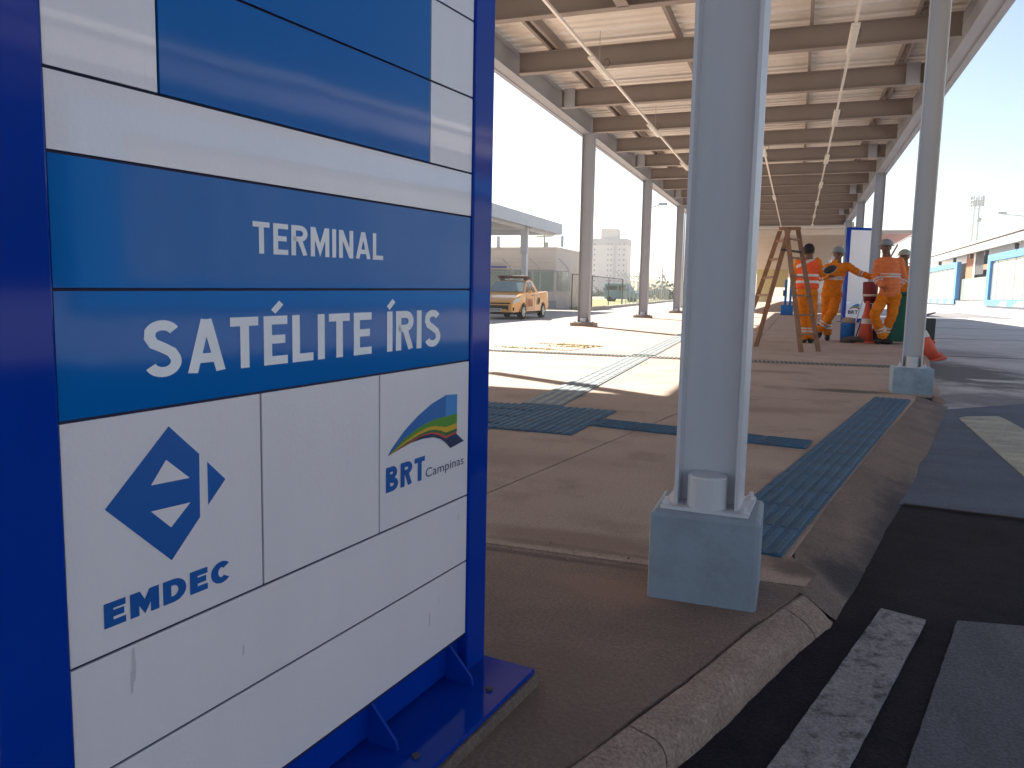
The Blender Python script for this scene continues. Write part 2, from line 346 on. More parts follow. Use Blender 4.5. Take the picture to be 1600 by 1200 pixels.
# ramp down to the road
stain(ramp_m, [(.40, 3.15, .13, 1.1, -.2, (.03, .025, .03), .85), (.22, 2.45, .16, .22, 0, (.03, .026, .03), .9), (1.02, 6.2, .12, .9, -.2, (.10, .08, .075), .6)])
RB = [(.175, 2.27), (.215, 2.42), (.363, 3.09), (.707, 4.55), (1.12, 6.55), (1.19, 6.95)]
rm = MB(); nseg = 26
def plerp(P, t):
    t = t*(len(P)-1); i = min(int(t), len(P)-2); u = t-i; return (P[i][0]*(1-u)+P[i+1][0]*u, P[i][1]*(1-u)+P[i+1][1]*u)
rows = []
for i in range(nseg+1):
    t = i/nseg; a = plerp([(.052, 2.16), (.10, 2.33)]+TR, t); b = plerp([(.148, 2.15)]+RB, t); row = []
    for k in range(7):
        u = k/6; x = a[0]*(1-u)+b[0]*u; y = a[1]*(1-u)+b[1]*u
        row.append((x, y, -.001-.0585*(.6*u+.4*(3*u*u-2*u**3))+.004*noise.noise(Vector((x*6, y*6, 0)))*(u > 0)))
    row.append((row[-1][0]+.01, row[-1][1], -.25)); rows.append(row)
vs = [p for r in rows for p in r]; fs = [(i*8+k, i*8+k+1, (i+1)*8+k+1, (i+1)*8+k) for i in range(nseg) for k in range(7)]
rm.add(vs, fs); struct('ramp', rm, ramp_m, smooth=True)

# kerb stones, each its own piece
def kerb_run(P, length, hz=-.06, w=.092, r=.04, gap=.0022, fade_end=False, m=kerb_m):
    pts = [Vector((x, y, 0)) for x, y in P]; segs = []; s = 0
    def at(d):
        for i in range(len(pts)-1):
            l = (pts[i+1]-pts[i]).length
            if d <= l or i == len(pts)-2: return pts[i].lerp(pts[i+1], min(1, d/l)), (pts[i+1]-pts[i]).normalized()
            d -= l
    total = sum((pts[i+1]-pts[i]).length for i in range(len(pts)-1))
    d = 0; root = struct('kerb', MB().box(P[0][0], P[0][0]+.01, P[0][1], P[0][1]+.01, -.3, -.2), m)
    while d < total-.05:
        e = min(d+length*random.uniform(.9, 1.1), total); n = max(2, int((e-d)/.05)); rings = []
        for k in range(n+1):
            p, t = at(d+gap+(e-d-2*gap)*k/n); nr = Vector((t.y, -t.x, 0))
            f = 1.0
            if fade_end: f = min(1, max(.05, (total-(d+(e-d)*k/n))/.35))
            prof = [(.004, -.25), (.004, -.004), (.012, .001)]+[(w-r+r*math.sin(a), (-r+r*math.cos(a))) for a in (0, .4, .8, 1.2, 1.57)]+[(w+.02, hz-.06), (w+.02, -.25)]
            ring = []
            for (u, z) in prof:
                if z > -.2 and f < 1: z = z+(hz-z)*(1-f)*min(1, u/w)*.9
                q = p+nr*u; j = .0035*noise.noise(q*14+Vector((0, 0, z*14)))+.002*noise.noise(q*50)
                ring.append((q.x+nr.x*j, q.y+nr.y*j, z+j*1.2-.0015))
            rings.append(ring)
        MB().loft(rings).build('kerb_stone', m, root, smooth=False)
        d = e
    return root
kerb_run(KIN[:-1], .82, fade_end=True)
kerb_run(KIN2[:7], 1.0)
kerb_run([(2.43, 26), (2.48, 44), (2.48, 120)], 6)
struct('platform_edge_kerb', MB().box(-6.44, -6.3, -3, 130, -.4, -.002), lane_m)

# ------------------------------------------------------------------ tactile paving
def tile_mesh(w, l, ribs, along=True, name='tactile_tile', m=None):
    b = MB(); b.box(-w/2+.002, w/2-.002, -l/2+.002, l/2-.002, -.004, .004, 1 if m else 0)
    for i in range(ribs):
        if along:
            x = -w/2+w*(i+.5)/ribs; a = w/ribs*.26
            b.hexa([(x-a, -l/2+.01, .004), (x+a, -l/2+.01, .004), (x+a, l/2-.01, .004), (x-a, l/2-.01, .004), (x-a*.6, -l/2+.014, .009), (x+a*.6, -l/2+.014, .009), (x+a*.6, l/2-.014, .009), (x-a*.6, l/2-.014, .009)])
        else:
            for k in range(ribs):
                x = -w/2+w*(i+.5)/ribs; y = -l/2+l*(k+.5)/ribs; a = w/ribs*.28
                b.hexa([(x-a, y-a, .004), (x+a, y-a, .004), (x+a, y+a, .004), (x-a, y+a, .004), (x-a*.5, y-a*.5, .009), (x+a*.5, y-a*.5, .009), (x+a*.5, y+a*.5, .009), (x-a*.5, y+a*.5, .009)])
    return b.mesh(name, [m, tact_sun_groove] if m else tact)
def run_tiles(a, b, w, l, me, root, skip=0.0):
    a = Vector((*a, 0)); b = Vector((*b, 0)); t = (b-a); n = max(1, round(t.length/l)); ang = math.atan2(-t.x, t.y)
    for i in range(n):
        p = a+t*((i+.5)/n)
        inst(me, 'tactile_tile', root, (p.x, p.y, .0045+random.uniform(-.0006, .0006)), (0, 0, ang+random.uniform(-.003, .003)))
tp = struct('tactile_path', MB().box(-1.0, -.99, 4.5, 4.51, -.1, -.05), tact)
T6 = tile_mesh(.262, .30, 6); T5 = tile_mesh(.25, .25, 5); T4 = tile_mesh(.30, .245, 4, m=tact_sun)
run_tiles((-.125, 2.46), (.76, 6.73), .262, .30, T6, tp)
run_tiles((-1.12, 4.59), (.11, 4.39), .25, .25, T5, tp)
for k in range(6): run_tiles((-2.52+.25*k, 3.98+(.14 if k > 3 else 0)), (-2.48+.25*k, 5.10), .25, .25, T5, tp)
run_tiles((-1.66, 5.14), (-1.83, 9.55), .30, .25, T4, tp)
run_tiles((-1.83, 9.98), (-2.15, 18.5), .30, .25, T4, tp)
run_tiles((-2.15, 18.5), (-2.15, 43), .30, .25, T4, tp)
run_tiles((-3.9, 9.62), (-1.1, 9.72), .26, .25, tile_mesh(.26, .25, 5, True, m=tact_sun), tp)
cross = MB(); cross.box(-.123, .123, -.125, .125, -.004, .004, 1)
for i in range(5): cross.box(-.115, .115, -.105+.05*i-.012, -.105+.05*i+.018, .004, .010)
crm = cross.mesh('tactile_tile', [mat('tactile_teal', (.06, .11, .12), rough=.7), concrete])
for o in list(tp.children)[-11:]: o.data = crm
n0 = len(tp.children)
run_tiles((-1.1, 9.72), (1.15, 9.88), .26, .25, crm, tp)

# loose stones along the joint and grass tufts
pb = MB()
for i in range(70):
    x = random.uniform(-1.2, -.4); y = 2.2+random.gauss(0, .035 if i < 50 else .25); r = random.uniform(.0015, .0045)
    pb.ball((x, y, r*.5), (r*random.uniform(.8, 1.5), r, r*.8), 6, 4)
for i in range(40):
    x = random.uniform(.1, 1.2); y = random.uniform(1.6, 5); r = random.uniform(.001, .003)
    pb.ball((x, y, -.09+r*.5), (r*1.4, r, r*.8), 6, 4)
tag(pb.build('gravel', kerb_m), 'loose grit and pebbles along the platform joint', 'gravel', kind='stuff')
st = MB()
for (cx, cy, n) in ((-3.78, 10.3, 50), (-3.3, 10.28, 70), (-3.05, 10.9, 90), (-3.3, 11.3, 70), (-2.9, 11.2, 60)):
    for i in range(n):
        x = cx+random.gauss(0, .16); y = cy+random.gauss(0, .05); h = random.uniform(.01, .035); a = random.uniform(0, 6.28); dx = math.cos(a)*.012; dy = math.sin(a)*.012
        st.add([(x-dx, y-dy, 0), (x+dx, y+dy, 0), (x+random.uniform(-.03, .03), y+random.uniform(-.03, .03), h)], [(0, 1, 2)])
tag(st.build('dry_grass', strawm), 'dry straw coloured weeds in the sunlit concrete cracks', 'grass', kind='stuff')
hf = MB()
for a, b in (((-3.9, 10.3), (-2.9, 10.2)), ((-2.9, 10.2), (-2.75, 11.4)), ((-2.75, 11.4), (-3.8, 11.45))): hf.bar((*a, .002), (*b, .002), (.03, .03, 0), (0, 0, .004))
struct('hatch_frame', hf, joint_m)

# ================================================================== NEAR TOTEM SIGN
O = Vector((-.57309258, 1.42614285, .03))
E1 = Vector((.14091276, .9899657, .0105598)); E2 = Vector((-.00148809, -.01045442, .99994424)); NN = Vector((.9900209, -.14092061, 0))
E2s = (E2+E1*.018)
def SP(s, t, d=0.0): return O+E1*s+E2s*t+NN*d
sign = thing('totem_sign', 'tall blue framed totem sign reading Terminal Satélite Íris, closest to the viewer', 'sign', O)
class SMB(MB):
    """mesh in sign coordinates (s along the face, t up, d outwards), stored relative to the sign's foot"""
    def sbox(s, s0, s1, t0, t1, d0, d1, mi=0):
        q = [SP(a, b, c)-O for (a, b, c) in ((s0,t0,d0),(s1,t0,d0),(s1,t0,d1),(s0,t0,d1),(s0,t1,d0),(s1,t1,d0),(s1,t1,d1),(s0,t1,d1))]
        return s.hexa(q, mi)
    def poly(s, pts, d, mi=0):
        return s.add([SP(a, b, d)-O for a, b in pts], [tuple(range(len(pts)))], mi)
TOP = 2.86
PL, PR = -.8745, -.0715
SMB().sbox(PL-.0715, PL-.0005, .02, TOP, -.13, 0).build('frame_post', bluef, sign, bevel=.003)
SMB().sbox(PR+.0005, 0, .0, TOP, -.13, 0).build('frame_post', bluef, sign, bevel=.003)
SMB().sbox(PL-.0715, 0, TOP, TOP+.07, -.13, 0).build('frame_rail', bluef, sign, bevel=.003)
SMB().sbox(PL-.0005, PR+.0005, .012, .084, -.11, -.022).build('frame_rail', bluef, sign, bevel=.002)
SMB().sbox(PL, PR, .08, TOP, -.12, -.0085).build('backing_board', navy, sign)
g = .0018
rows = [(.086, .237, [(PL, PR, 'w')]), (.237, .371, [(PL, PR, 'w')]), (.371, .637, [(PL, -.602, 'w'), (-.602, -.349, 'w'), (-.349, PR, 'w')]),
        (.637, .773, [(PL, PR, 'b')]), (.773, .909, [(PL, PR, 'b')]), (.909, .989, [(PL, PR, 'w')]),
        (.989, 1.126, [(-.744, -.211, 'b'), (-.211, PR, 'w')]), (.989, 1.262, [(PL, -.744, 'w')]), (1.126, 1.262, [(-.744, -.211, 'b'), (-.211, PR, 'w')]),
        (1.262, 1.53, [(PL, -.744, 'w'), (-.744, -.211, 'b'), (-.211, PR, 'w')]), (1.53, 1.94, [(PL, PR, 'w')]), (1.94, 2.4, [(PL, PR, 'w')]), (2.4, TOP, [(PL, PR, 'w')])]
for t0, t1, cells in rows:
    for s0, s1, c in cells:
        SMB().sbox(s0+g, s1-g, t0+g, t1-g, -.0074, -.0045).build('panel', panelw if c == 'w' else panelb, sign)
def arcp(cx, cy, rx, ry, a0, a1, n=10): return [(cx+rx*math.cos(R(a0+(a1-a0)*k/n)), cy+ry*math.sin(R(a0+(a1-a0)*k/n))) for k in range(n+1)]
def glyph(ch, w, k):
    """centre lines of a plain grotesque capital in a box w wide and 1 high; k = half stroke"""
    a, b, lo, hi = k, w-k, k, 1-k; m = w/2
    G = {'T': [[(0, hi), (w, hi)], [(m, 0), (m, hi)]], 'I': [[(m, 0), (m, 1)]], 'L': [[(a, 1), (a, lo), (w, lo)]],
         'E': [[(w, hi), (a, hi), (a, lo), (w, lo)], [(a, .52), (w-.05, .52)]],
         'M': [[(a, 0), (a, 1)], [(b, 0), (b, 1)], [(a+.3*k, .98), (m, .22), (b-.3*k, .98)]], 'N': [[(a, 0), (a, 1)], [(b, 0), (b, 1)], [(a+.2*k, .97), (b-.2*k, .03)]],
         'A': [[(k*.9, -.001), (m-.10*k, 1.0)], [(m+.10*k, 1.0), (w-k*.9, -.001)], [(.2*w, .27), (.8*w, .27)]],
         'D': [[(a, .5), (a, hi)]+arcp(w*.45, .5, b-w*.45, .5-k, 90, -90, 14)+[(a, lo), (a, .5)]],
         'C': [arcp(m, .5, m-k, .5-k, 42, 318, 22)],
         'R': [[(a, 0), (a, hi)]+arcp(w*.55, .735, b-w*.55, .265-k, 90, -90, 10)+[(a, .47+k)], [(w*.50, .47+k), (w-k*1.1, 0)]],
         'B': [[(a, .02), (a, hi)]+arcp(w*.52, .745, b-w*.60, .255-k, 90, -90, 10)+[(a, .49+k)], [(a, .49+k*.9)]+arcp(w*.52, .27, b-w*.52, .27-k, 90, -90, 10)+[(a, lo), (a, .2)]],
         'S': [arcp(m, .735, m-k, .265-k, 28, 180, 12)[:-2]+[(a+.01, .70)]+[(a+.07, .595), (m, .52), (b-.07, .43)]+arcp(m, .27, m-k, .27-k, 20, -158, 14)],
         "'": [[(m-.05, 1.085), (m+.13, 1.27)]]}
    return G[ch]
WID = {'T': .56, 'I': .15, 'L': .50, 'E': .52, 'M': .74, 'N': .62, 'A': .66, 'D': .64, 'C': .64, 'R': .60, 'B': .60, 'S': .60, ' ': .26}
def ribbon(b, pts, k, fn, d):
    P = [Vector((*p, 0)) for p in pts]; Lp = []; Rp = []
    for i, p in enumerate(P):
        d0 = (p-P[i-1]).normalized() if i else (P[1]-p).normalized(); d1 = (P[i+1]-p).normalized() if i < len(P)-1 else d0
        n0 = Vector((-d0.y, d0.x, 0)); n1 = Vector((-d1.y, d1.x, 0)); mm = (n0+n1).normalized(); c = max(.35, mm.dot(n0)); o_ = mm*(k/c)
        Lp.append(p+o_); Rp.append(p-o_)
    if max(p.y for p in P) <= 1.0:
        for q in Lp+Rp: q.y = min(1, max(0, q.y))
    vs = [fn(q.x, q.y, d) for q in Lp+Rp]; n = len(P); b.add(vs, [(i, i+1, n+i+1, n+i) for i in range(n-1)])
def stroke_text(txt, s0, s1, t0, t1, m, k=.085, gap=.13, wide=1.0, d=-.0040, slope=0, slant=0, base=None, off=None, parent=None, label=None):
    """txt uses ' after a vowel for an acute accent; box given for the capital height"""
    base = base or (lambda s, t, d: SP(s, t, d)-O); x = 0; items = []
    for i, ch in enumerate(txt):
        if ch == "'": items.append((items[-1][0] if False else prev[0], "'", prev[1])); continue
        w_ = WID[ch]*wide if ch != 'I' else 2*k
        if ch != ' ': items.append((x, ch, w_))
        prev = (x, w_); x += w_+gap
    tot = x-gap; b = SMB(); z = 0
    for (x0, ch, w_) in items:
        tgt = b if ch != "'" else SMB()
        for st in glyph(ch, w_, k):
            z += 1
            fn = lambda x, y, dd, x0=x0: base(s0+(s1-s0)*(x0+x)/tot, t0+(t1-t0)*y+slope*((x0+x)/tot-.5), dd)
            ribbon(tgt, st, k*(.72 if ch == "'" else 1), fn, d+(z % 4)*.00004)
        if tgt is not b: tgt.build('accent_mark', m, parent or sign)
    o = b.build('lettering', m, parent or sign); o['label'] = 'printed word '+(label or txt); return o
def sign_text(txt, s0, s1, t0, t1, m, bold, d=-.0040, sp=1.0, slope=0):
    vs, fs = text_mesh(txt, bold, sp)
    b = SMB(); b.add([SP(s0+(s1-s0)*x, t0+(t1-t0)*y+slope*(x-.5), d)-O for x, y in vs], fs)
    o = b.build('lettering', m, sign); o['label'] = 'printed word '+txt; return o
stroke_text('TERMINAL', -.6115, -.341, .8195, .8605, inkw, k=.083, gap=.115)
stroke_text("SATE'LITE I'RIS", -.774, -.174, .672, .7375, inkw, k=.088, gap=.11, label='SATÉLITE ÍRIS', slope=-.001)
stroke_text('EMDEC', -.8335, -.6570, .400, .4285, inkb, k=.135, gap=.13, wide=1.22, slope=-.002)
stroke_text('BRT', -.3325, -.2195, .4355, .478, inkb, k=.105, gap=.12)
sign_text('Campinas', -.217, -.0885, .4315, .4535, inkn, .0, sp=1.02)
lg = SMB()      # diamond emblem with arrow head, two triangular openings
def SK(p): return (p[0]-.0095, p[1])
D = [SK(p) for p in [(-.735, .614), (-.818, .535), (-.736, .452), (-.694, .494), (-.693, .573)]]
t1_ = [SK(p) for p in [(-.740, .575), (-.761, .549), (-.708, .5465)]]; t2_ = [SK(p) for p in [(-.762, .5185), (-.708, .516), (-.736, .4925)]]
lg.poly(D, -.0042); lg.poly([SK(p) for p in [(-.6815, .561), (-.654, .533), (-.6815, .506)]], -.0042)
lg.build('emblem', inkb, sign)['label'] = 'blue diamond emblem'
for tt in (t1_, t2_): lw = SMB(); lw.poly(tt, -.0038); lw.build('emblem_opening', panelw, sign)
# rainbow arch emblem; points in a 0..1 box (x right, y up)
ARCH = dict(
 blue=[(0, .0), (.04, .13), (.19, .45), (.35, .69), (.53, .88), (.73, 1.0), (.73, .615), (.62, .60), (.50, .56), (.35, .46), (.19, .30), (.02, .02)],
 blue2=[(.73, 1.0), (.89, .98), (.89, .64), (.73, .615)],
 green=[(.0, .0), (.19, .30), (.35, .46), (.50, .56), (.62, .60), (.73, .615), (.89, .64), (.89, .47), (.73, .42), (.66, .445), (.58, .47), (.48, .455), (.35, .38), (.20, .25)],
 yellow=[(.0, .0), (.20, .25), (.35, .38), (.48, .455), (.58, .47), (.66, .445), (.73, .42), (.89, .47), (.89, .375), (.73, .32), (.66, .37), (.58, .40), (.50, .40), (.38, .35), (.20, .21)],
 dgreen=[(.0, .0), (.20, .21), (.38, .35), (.50, .40), (.58, .40), (.66, .37), (.73, .32), (.89, .375), (.89, .325), (.73, .255), (.64, .33), (.53, .36), (.40, .335), (.2, .185)],
 red=[(.0, .0), (.20, .185), (.40, .335), (.53, .36), (.64, .33), (.73, .255), (.89, .325), (.89, .295), (.73, .215), (.64, .285), (.53, .335), (.40, .31), (.2, .165)],
 black=[(.0, .0), (.2, .165), (.40, .31), (.53, .335), (.64, .285), (.73, .215), (.875, .29), (.93, .22), (.995, .135), (.795, .03), (.73, .14), (.66, .215), (.56, .265), (.42, .26), (.27, .21), (.12, .10)])
amats = dict(blue=inkmb, blue2=inklb, green=inkgr, yellow=inkye, dgreen=inkdg, red=inkrd, black=inkn)
def arch(fn, parent):
    for i, (k, P) in enumerate(ARCH.items()):
        b = MB(); b.add([fn(x, y, i) for x, y in P], [tuple(range(len(P)))]); b.build('emblem_stripe', amats[k], parent)
arch(lambda x, y, i: SP(-.3275+.240*x, .4975+.0865*y-.024*x*(1-y)-.0065*x, -.0042+i*.00008)-O, sign)
for (s, t, a, b_) in ((-.80, .345, .003, .022), (-.803, .325, .002, .014), (-.64, .295, .002, .008), (-.105, .335, .002, .007), (-.20, .165, .0025, .014), (-.17, .19, .0012, .01)):
    sm_ = SMB(); sm_.poly([(s-a, t-b_), (s+a*.6, t-b_*.8), (s+a, t), (s+a*.4, t+b_), (s-a*.5, t+b_*.9)], -.0040); sm_.build('smudge', smudge, sign)
# base plate, gussets, bolts, pad
bp = SMB(); bp.sbox(-.98, .006, -.004, .006, -.25, .115); bp.build('base_plate', bluef, sign, bevel=.001)
for s in (-.112, -.355, -.60, -.84):
    q = SMB(); pts = [(-.022, .0), (.040, .006), (.036, .022), (-.018, .078), (-.022, .078)]
    vs = [SP(s-.003, t, d)-O for d, t in pts]+[SP(s+.003, t, d)-O for d, t in pts]
    q.add(vs, [(0,1,2,3,4), (9,8,7,6,5)]+[(i, (i+1) % 5, (i+1) % 5+5, i+5) for i in range(5)]); q.build('gusset', bluef, sign)
    c = SP(s, .0065, .076)-O; MB().tube([c-Vector((0, 0, .002)), c+Vector((0, 0, .004))], .007, 6).build('bolt', darkm, sign)
pad = SMB(); pad.sbox(-1.02, .012, -.06, -.005, -.30, .122); pad.build('footing', ramp_m, sign, bevel=.004)

# ================================================================== STEEL COLUMNS
TOPZ = 4.5
def h_shaft(w, d, h, tf=.0095, tw=.0065):
    b = MB(); b.box(-w/2, -w/2+tf, -d/2, d/2, 0, h); b.box(w/2-tf, w/2, -d/2, d/2, 0, h); b.box(-w/2+tf, w/2-tf, -tw/2, tw/2, 0, h); return b
def column(x, y, rot, w, d, block, label, blockrot=0, stub=True, top=5.0, bz=.235, off=(0, 0)):
    t = thing('steel_column', label, 'column', (x, y, 0), 0, 'steel columns of the platform canopy')
    def rz(o): o.rotation_euler = (0, 0, rot); return o
    z0 = bz if block else .10
    if block:
        bb = MB().box(-block/2+off[0], block/2+off[0], -block*.43+off[1], block*.43+off[1], -.02, bz).build('concrete_block', block_m, t, bevel=.012); bb.rotation_euler = (0, 0, blockrot)
        pl = MB().box(-.5*w-.03, .5*w+.03, -d*.5-.03, d*.5+.03, bz, bz+.008).build('base_plate', steel, t)
    else:
        MB().box(-.28, .28, -.26, .26, -.01, .085).build('concrete_block', concrete, t, bevel=.01)
        pl = MB().box(-.22, .22, -.2, .2, .085, .10).build('base_plate', steel2, t); z0 = .10
    rz(pl)
    s = rz(h_shaft(w, d, top-z0).build('shaft', steel if block else steel2, t)); s.location = (0, 0, z0)
    if stub:
        r = w*.31
        yo = -d/2+.02 if block else -d*.25
        st_ = MB().tube([(0, yo, z0), (0, yo, z0+.088), (0, yo, z0+.0925)], [r, r, r-.004], 28).build('pipe_stub', steel, t); rz(st_)
    for sx in (-1, 1):
        for sy in (-1, 1):
            bx, by = sx*(w/2+.018), sy*(d/2+.006)
            if not block: bx, by = sx*.18, sy*.16
            b = MB().tube([(bx, by, z0), (bx, by, z0+.016)], .0125 if block else .02, 6); b.tube([(bx, by, z0+.016), (bx, by, z0+.027)], .0065, 8); rz(b.build('bolt', steel, t))
    return t
column(-.191, 2.10, R(-3), .166, .14, .278, 'closest grey steel column on a painted concrete block, right of the near sign', bz=.235, off=(-.0, -.01))
column(.955, 7.30, R(-9), .155, .15, .31, 'grey steel column on a block beside the kerb, beyond the blue tactile strip', bz=.22)
lab = {18.1: 'nearest sunlit left column, just right of the pickup truck', 25.75: 'second left column, right of the apartment tower', 33.4: 'third left column, close beside the near column in view', 10.45: 'left column hidden behind the near totem sign', 41.05: 'fourth left column, far along the platform', 48.7: 'last left column'}
for yy in (18.1, 25.75, 33.4, 41.05): column(-4.80, yy, 0, .28, .20, None, lab[yy], top=TOPZ)
labr = {25.9: 'grey steel column right of the far blue totem, behind the workers', 33.4: 'thin far right column above the far totem', 41.05: 'farthest right column at the end of the canopy'}
for yy in (25.9, 33.4, 41.05): column(2.15, yy, 0, .28, .20, None, labr[yy], top=TOPZ)
for xx, yy, l in ((-11.6, 10.1, 'outer column of the unseen wing canopy'), (-5.2, 1.0, 'inner column of the unseen wing canopy')): column(xx, yy, 0, .28, .2, None, l, top=TOPZ)

# ================================================================== CANOPY
can = thing('platform_canopy', 'long steel platform canopy with deep cross beams and corrugated metal roof', 'canopy', (0, 0, 0))
XL, XR, Y0, Y1 = -4.85, 2.13, -3.3, 43.55
def ibeam(a, b, h, w, name='beam', parent=can, tf=.012, tw=.008, m=beam_m):
    a = Vector(a); b = Vector(b); t = (b-a).normalized(); sd_ = t.cross(Vector((0, 0, 1))).normalized()
    q = MB(); up = Vector((0, 0, 1))
    q.bar(a+up*tf/2, b+up*tf/2, sd_*w, up*tf); q.bar(a+up*(h-tf/2), b+up*(h-tf/2), sd_*w, up*tf); q.bar(a+up*h/2, b+up*h/2, sd_*tw, up*(h-2*tf))
    return q.build(name, m, parent)
by = [10.45+2.55*i for i in range(-5, 14)]
for k, y in enumerate(by):
    o = ibeam((XL+.13, y, TOPZ+.02), (XR-.13, y, TOPZ+.02), .34, .15, 'cross_beam')
    if k % 3 == 1:   # bolted splice plates near both ends
        for x in (XL+.32, XR-.45):
            q = MB().box(x-.11, x+.11, y-.092, y-.078, TOPZ+.0, TOPZ+.38)
            for i in range(4):
                for sx in (-.07, .07): q.tube([(x+sx, y-.092, TOPZ+.06+.085*i), (x+sx, y-.108, TOPZ+.06+.085*i)], .014, 6)
            q.build('splice_plate', steel2, can)
ibeam((XL, Y0, TOPZ), (XL, Y1, TOPZ), .42, .20, 'edge_girder', m=steel2); ibeam((XR, Y0, TOPZ), (XR, Y1, TOPZ), .42, .20, 'edge_girder', m=steel2)
ibeam((-2.35, 7.95, TOPZ+.02), (-2.35, 10.4, TOPZ+.02), .34, .16, 'stub_beam'); ibeam((-2.35, 2.9, TOPZ+.02), (-2.35, 7.85, TOPZ+.02), .34, .16, 'stub_beam')
MB().box(XL-.18, XL-.101, Y0, Y1, TOPZ-.02, TOPZ+.52).build('fascia', steel2, can)
MB().box(XR+.101, XR+.20, Y0, Y1, TOPZ-.02, TOPZ+.55).build('fascia', steel2, can)
MB().box(XL-.18, XR+.20, Y1+.08, Y1+.14, TOPZ-.02, TOPZ+.55).build('fascia', beam_m, can)
for x in (-4.12, -3.99, -2.0, .0, 1.42, 1.55):   # purlins (Z sections)
    q = MB().box(x-.003, x+.003, Y0, Y1, TOPZ+.365, TOPZ+.52); q.box(x-.05, x-.003, Y0, Y1, TOPZ+.365, TOPZ+.372); q.build('purlin', beam_m, can)
prof = []
P_ = .25
for k in range(4): prof += [(k*P_, 0), (k*P_+.11, 0), (k*P_+.145, .045), (k*P_+.215, .045)]
prof.append((1.0, 0))
q = MB(); n = len(prof); q.add([(XL-.1, y, z) for y, z in prof]+[(XR+.1, y, z) for y, z in prof], [(i, i+1, n+i+1, n+i) for i in range(n-1)])
shm = q.mesh('roof_sheet', sheet_m)
y = Y0
while y < Y1-.2:
    inst(shm, 'roof_sheet', can, (0, y, TOPZ+.525+random.uniform(0, .002))); y += 1.0
# unseen side wing to the left, added so its shade crosses the near floor
wing = thing('unseen_wing_canopy', 'unseen canopy wing left of the main canopy, added for its shade on the near floor', 'canopy', (-8.5, 3, 0))
def wb(x0, x1, y0, y1, z0, z1, n, m=beam_m): return MB().box(x0+8.5, x1+8.5, y0-3, y1-3, z0, z1).build(n, m, wing)
wb(-12, -5.25, -3.3, 10.42, TOPZ+.42, TOPZ+.47, 'roof', sheet_m); wb(-12, -5.25, 10.2, 10.42, TOPZ, TOPZ+.40, 'beam'); wb(-12, -11.8, -3.3, 10.1, TOPZ, TOPZ+.40, 'beam')
MB().bar((-6.97+8.5, 11.5-3, TOPZ+.1), (-5.12+8.5, 10.43-3, TOPZ+.1), (.09, .15, 0), (0, 0, .12)).build('shade_beam', beam_m, wing)  # unseen beam, added so its bar of shadow lands on the platform

# conduits and lamps under the canopy
def conduit(x, y0, y1, z, label, ys):
    t = thing('conduit', label, 'conduit', (x, y0, z)); q = MB().box(-.019, .019, 0, y1-y0, -.012, .026); q.build('channel', sheet_m, t)
    hm_ = MB().box(-.004, .004, -.004, .004, .026, TOPZ+.38-z).mesh('hanger', galv); yy = 1.2
    while yy < y1-y0: inst(hm_, 'hanger', t, (0, yy, 0)); yy += 5.1
conduit(-3.13, 6, 43, 4.37, 'left lighting channel slung under the canopy beams', None)
conduit(-.97, 12, 43, 4.37, 'thin middle lighting channel under the canopy beams', None)
conduit(.52, 4, 43, 4.37, 'right lighting channel under the canopy beams', None)
def lamp():
    t = thing('tube_light', '', 'lamp', (0, 0, 0), 0, 'tube lights under the canopy')
    MB().box(-.055, .055, -.62, .62, -.05, -.013).build('housing', sheet_m, t, bevel=.006)
    MB().box(-.038, .038, -.58, .58, -.066, -.051).build('diffuser', lensw, t, bevel=.006)
    c = MB().tube([(.03, .1, -.01), (.09, .12, .03), (.11, .14, .10), (.07, .16, .16), (.01, .18, .14)], .006, 6); c.build('cable', darkm, t)
    return t
L0 = lamp(); first = True
ords = ['first', 'second', 'third', 'fourth', 'fifth', 'sixth', 'seventh', 'eighth', 'ninth']
for nm, x, ys in (('left', -3.13, [7.4, 12.4, 17.3, 22.2, 27.1, 32]), ('right', .52, [7.0, 12.0, 17.0, 22.0, 27, 32, 37, 42]), ('middle', -.97, [20.5, 30.0])):
    for i, yy in enumerate(ys):
        o = L0 if first else copy_tree(L0); first = False
        o.location = (x, yy, 4.37); o['label'] = f'white tube light, {ords[i]} from the near end of the {nm} lighting channel'

# ================================================================== SECOND CANOPY BEYOND
c2 = thing('far_canopy', 'second lower canopy with tan ribbed ceiling beyond the first one', 'canopy', (0, 45, 0))
q = MB()
for i in range(210):
    y0 = i*.5; q.box(-6, 2.6, y0, y0+.38, 4.12, 4.2); q.box(-6, 2.6, y0+.38, y0+.5, 4.16, 4.2)
o = q.build('ceiling', tanwall, c2); o['kind'] = 'stuff'
MB().box(-6.1, 2.62, -.15, -.02, 4.08, 4.75).build('fascia', tanwall, c2); MB().box(2.62, 5.6, -.15, -.02, 4.12, 4.3).build('fascia', tanwall, c2); MB().tube([(-6, -.3, 4.45), (2.7, -.3, 4.45)], .05).build('rain_pipe', tanwall, c2)
slat = MB().box(0, 2.9, -.07, .07, -.02, .02).mesh('slat', mat('pale_red_slat', (.60, .36, .31), rough=.6))
for i in range(40): inst(slat, 'slat', c2, (2.65, .1+i*.33, 4.17+.0), (0, 0, 0))
MB().box(5.52, 5.6, 0, 105, 4.1, 4.3).build('edge_beam', steel, c2); MB().box(2.6, 2.75, 0, 105, 4.05, 4.2).build('edge_beam', steel, c2)
for i in range(16): MB().box(-5.1, -4.9, 2+i*6, 2.25+i*6, 0, 4.1).build('post', steel, c2); 
for i in range(12): MB().box(2.4, 2.6, 4+i*8, 4.25+i*8, 0, 4.1).build('post', steel, c2)
MB().box(-5.0, -1.2, 60, 60.3, 1.9, 4.1).build('gable_panel', yellowwall, c2)
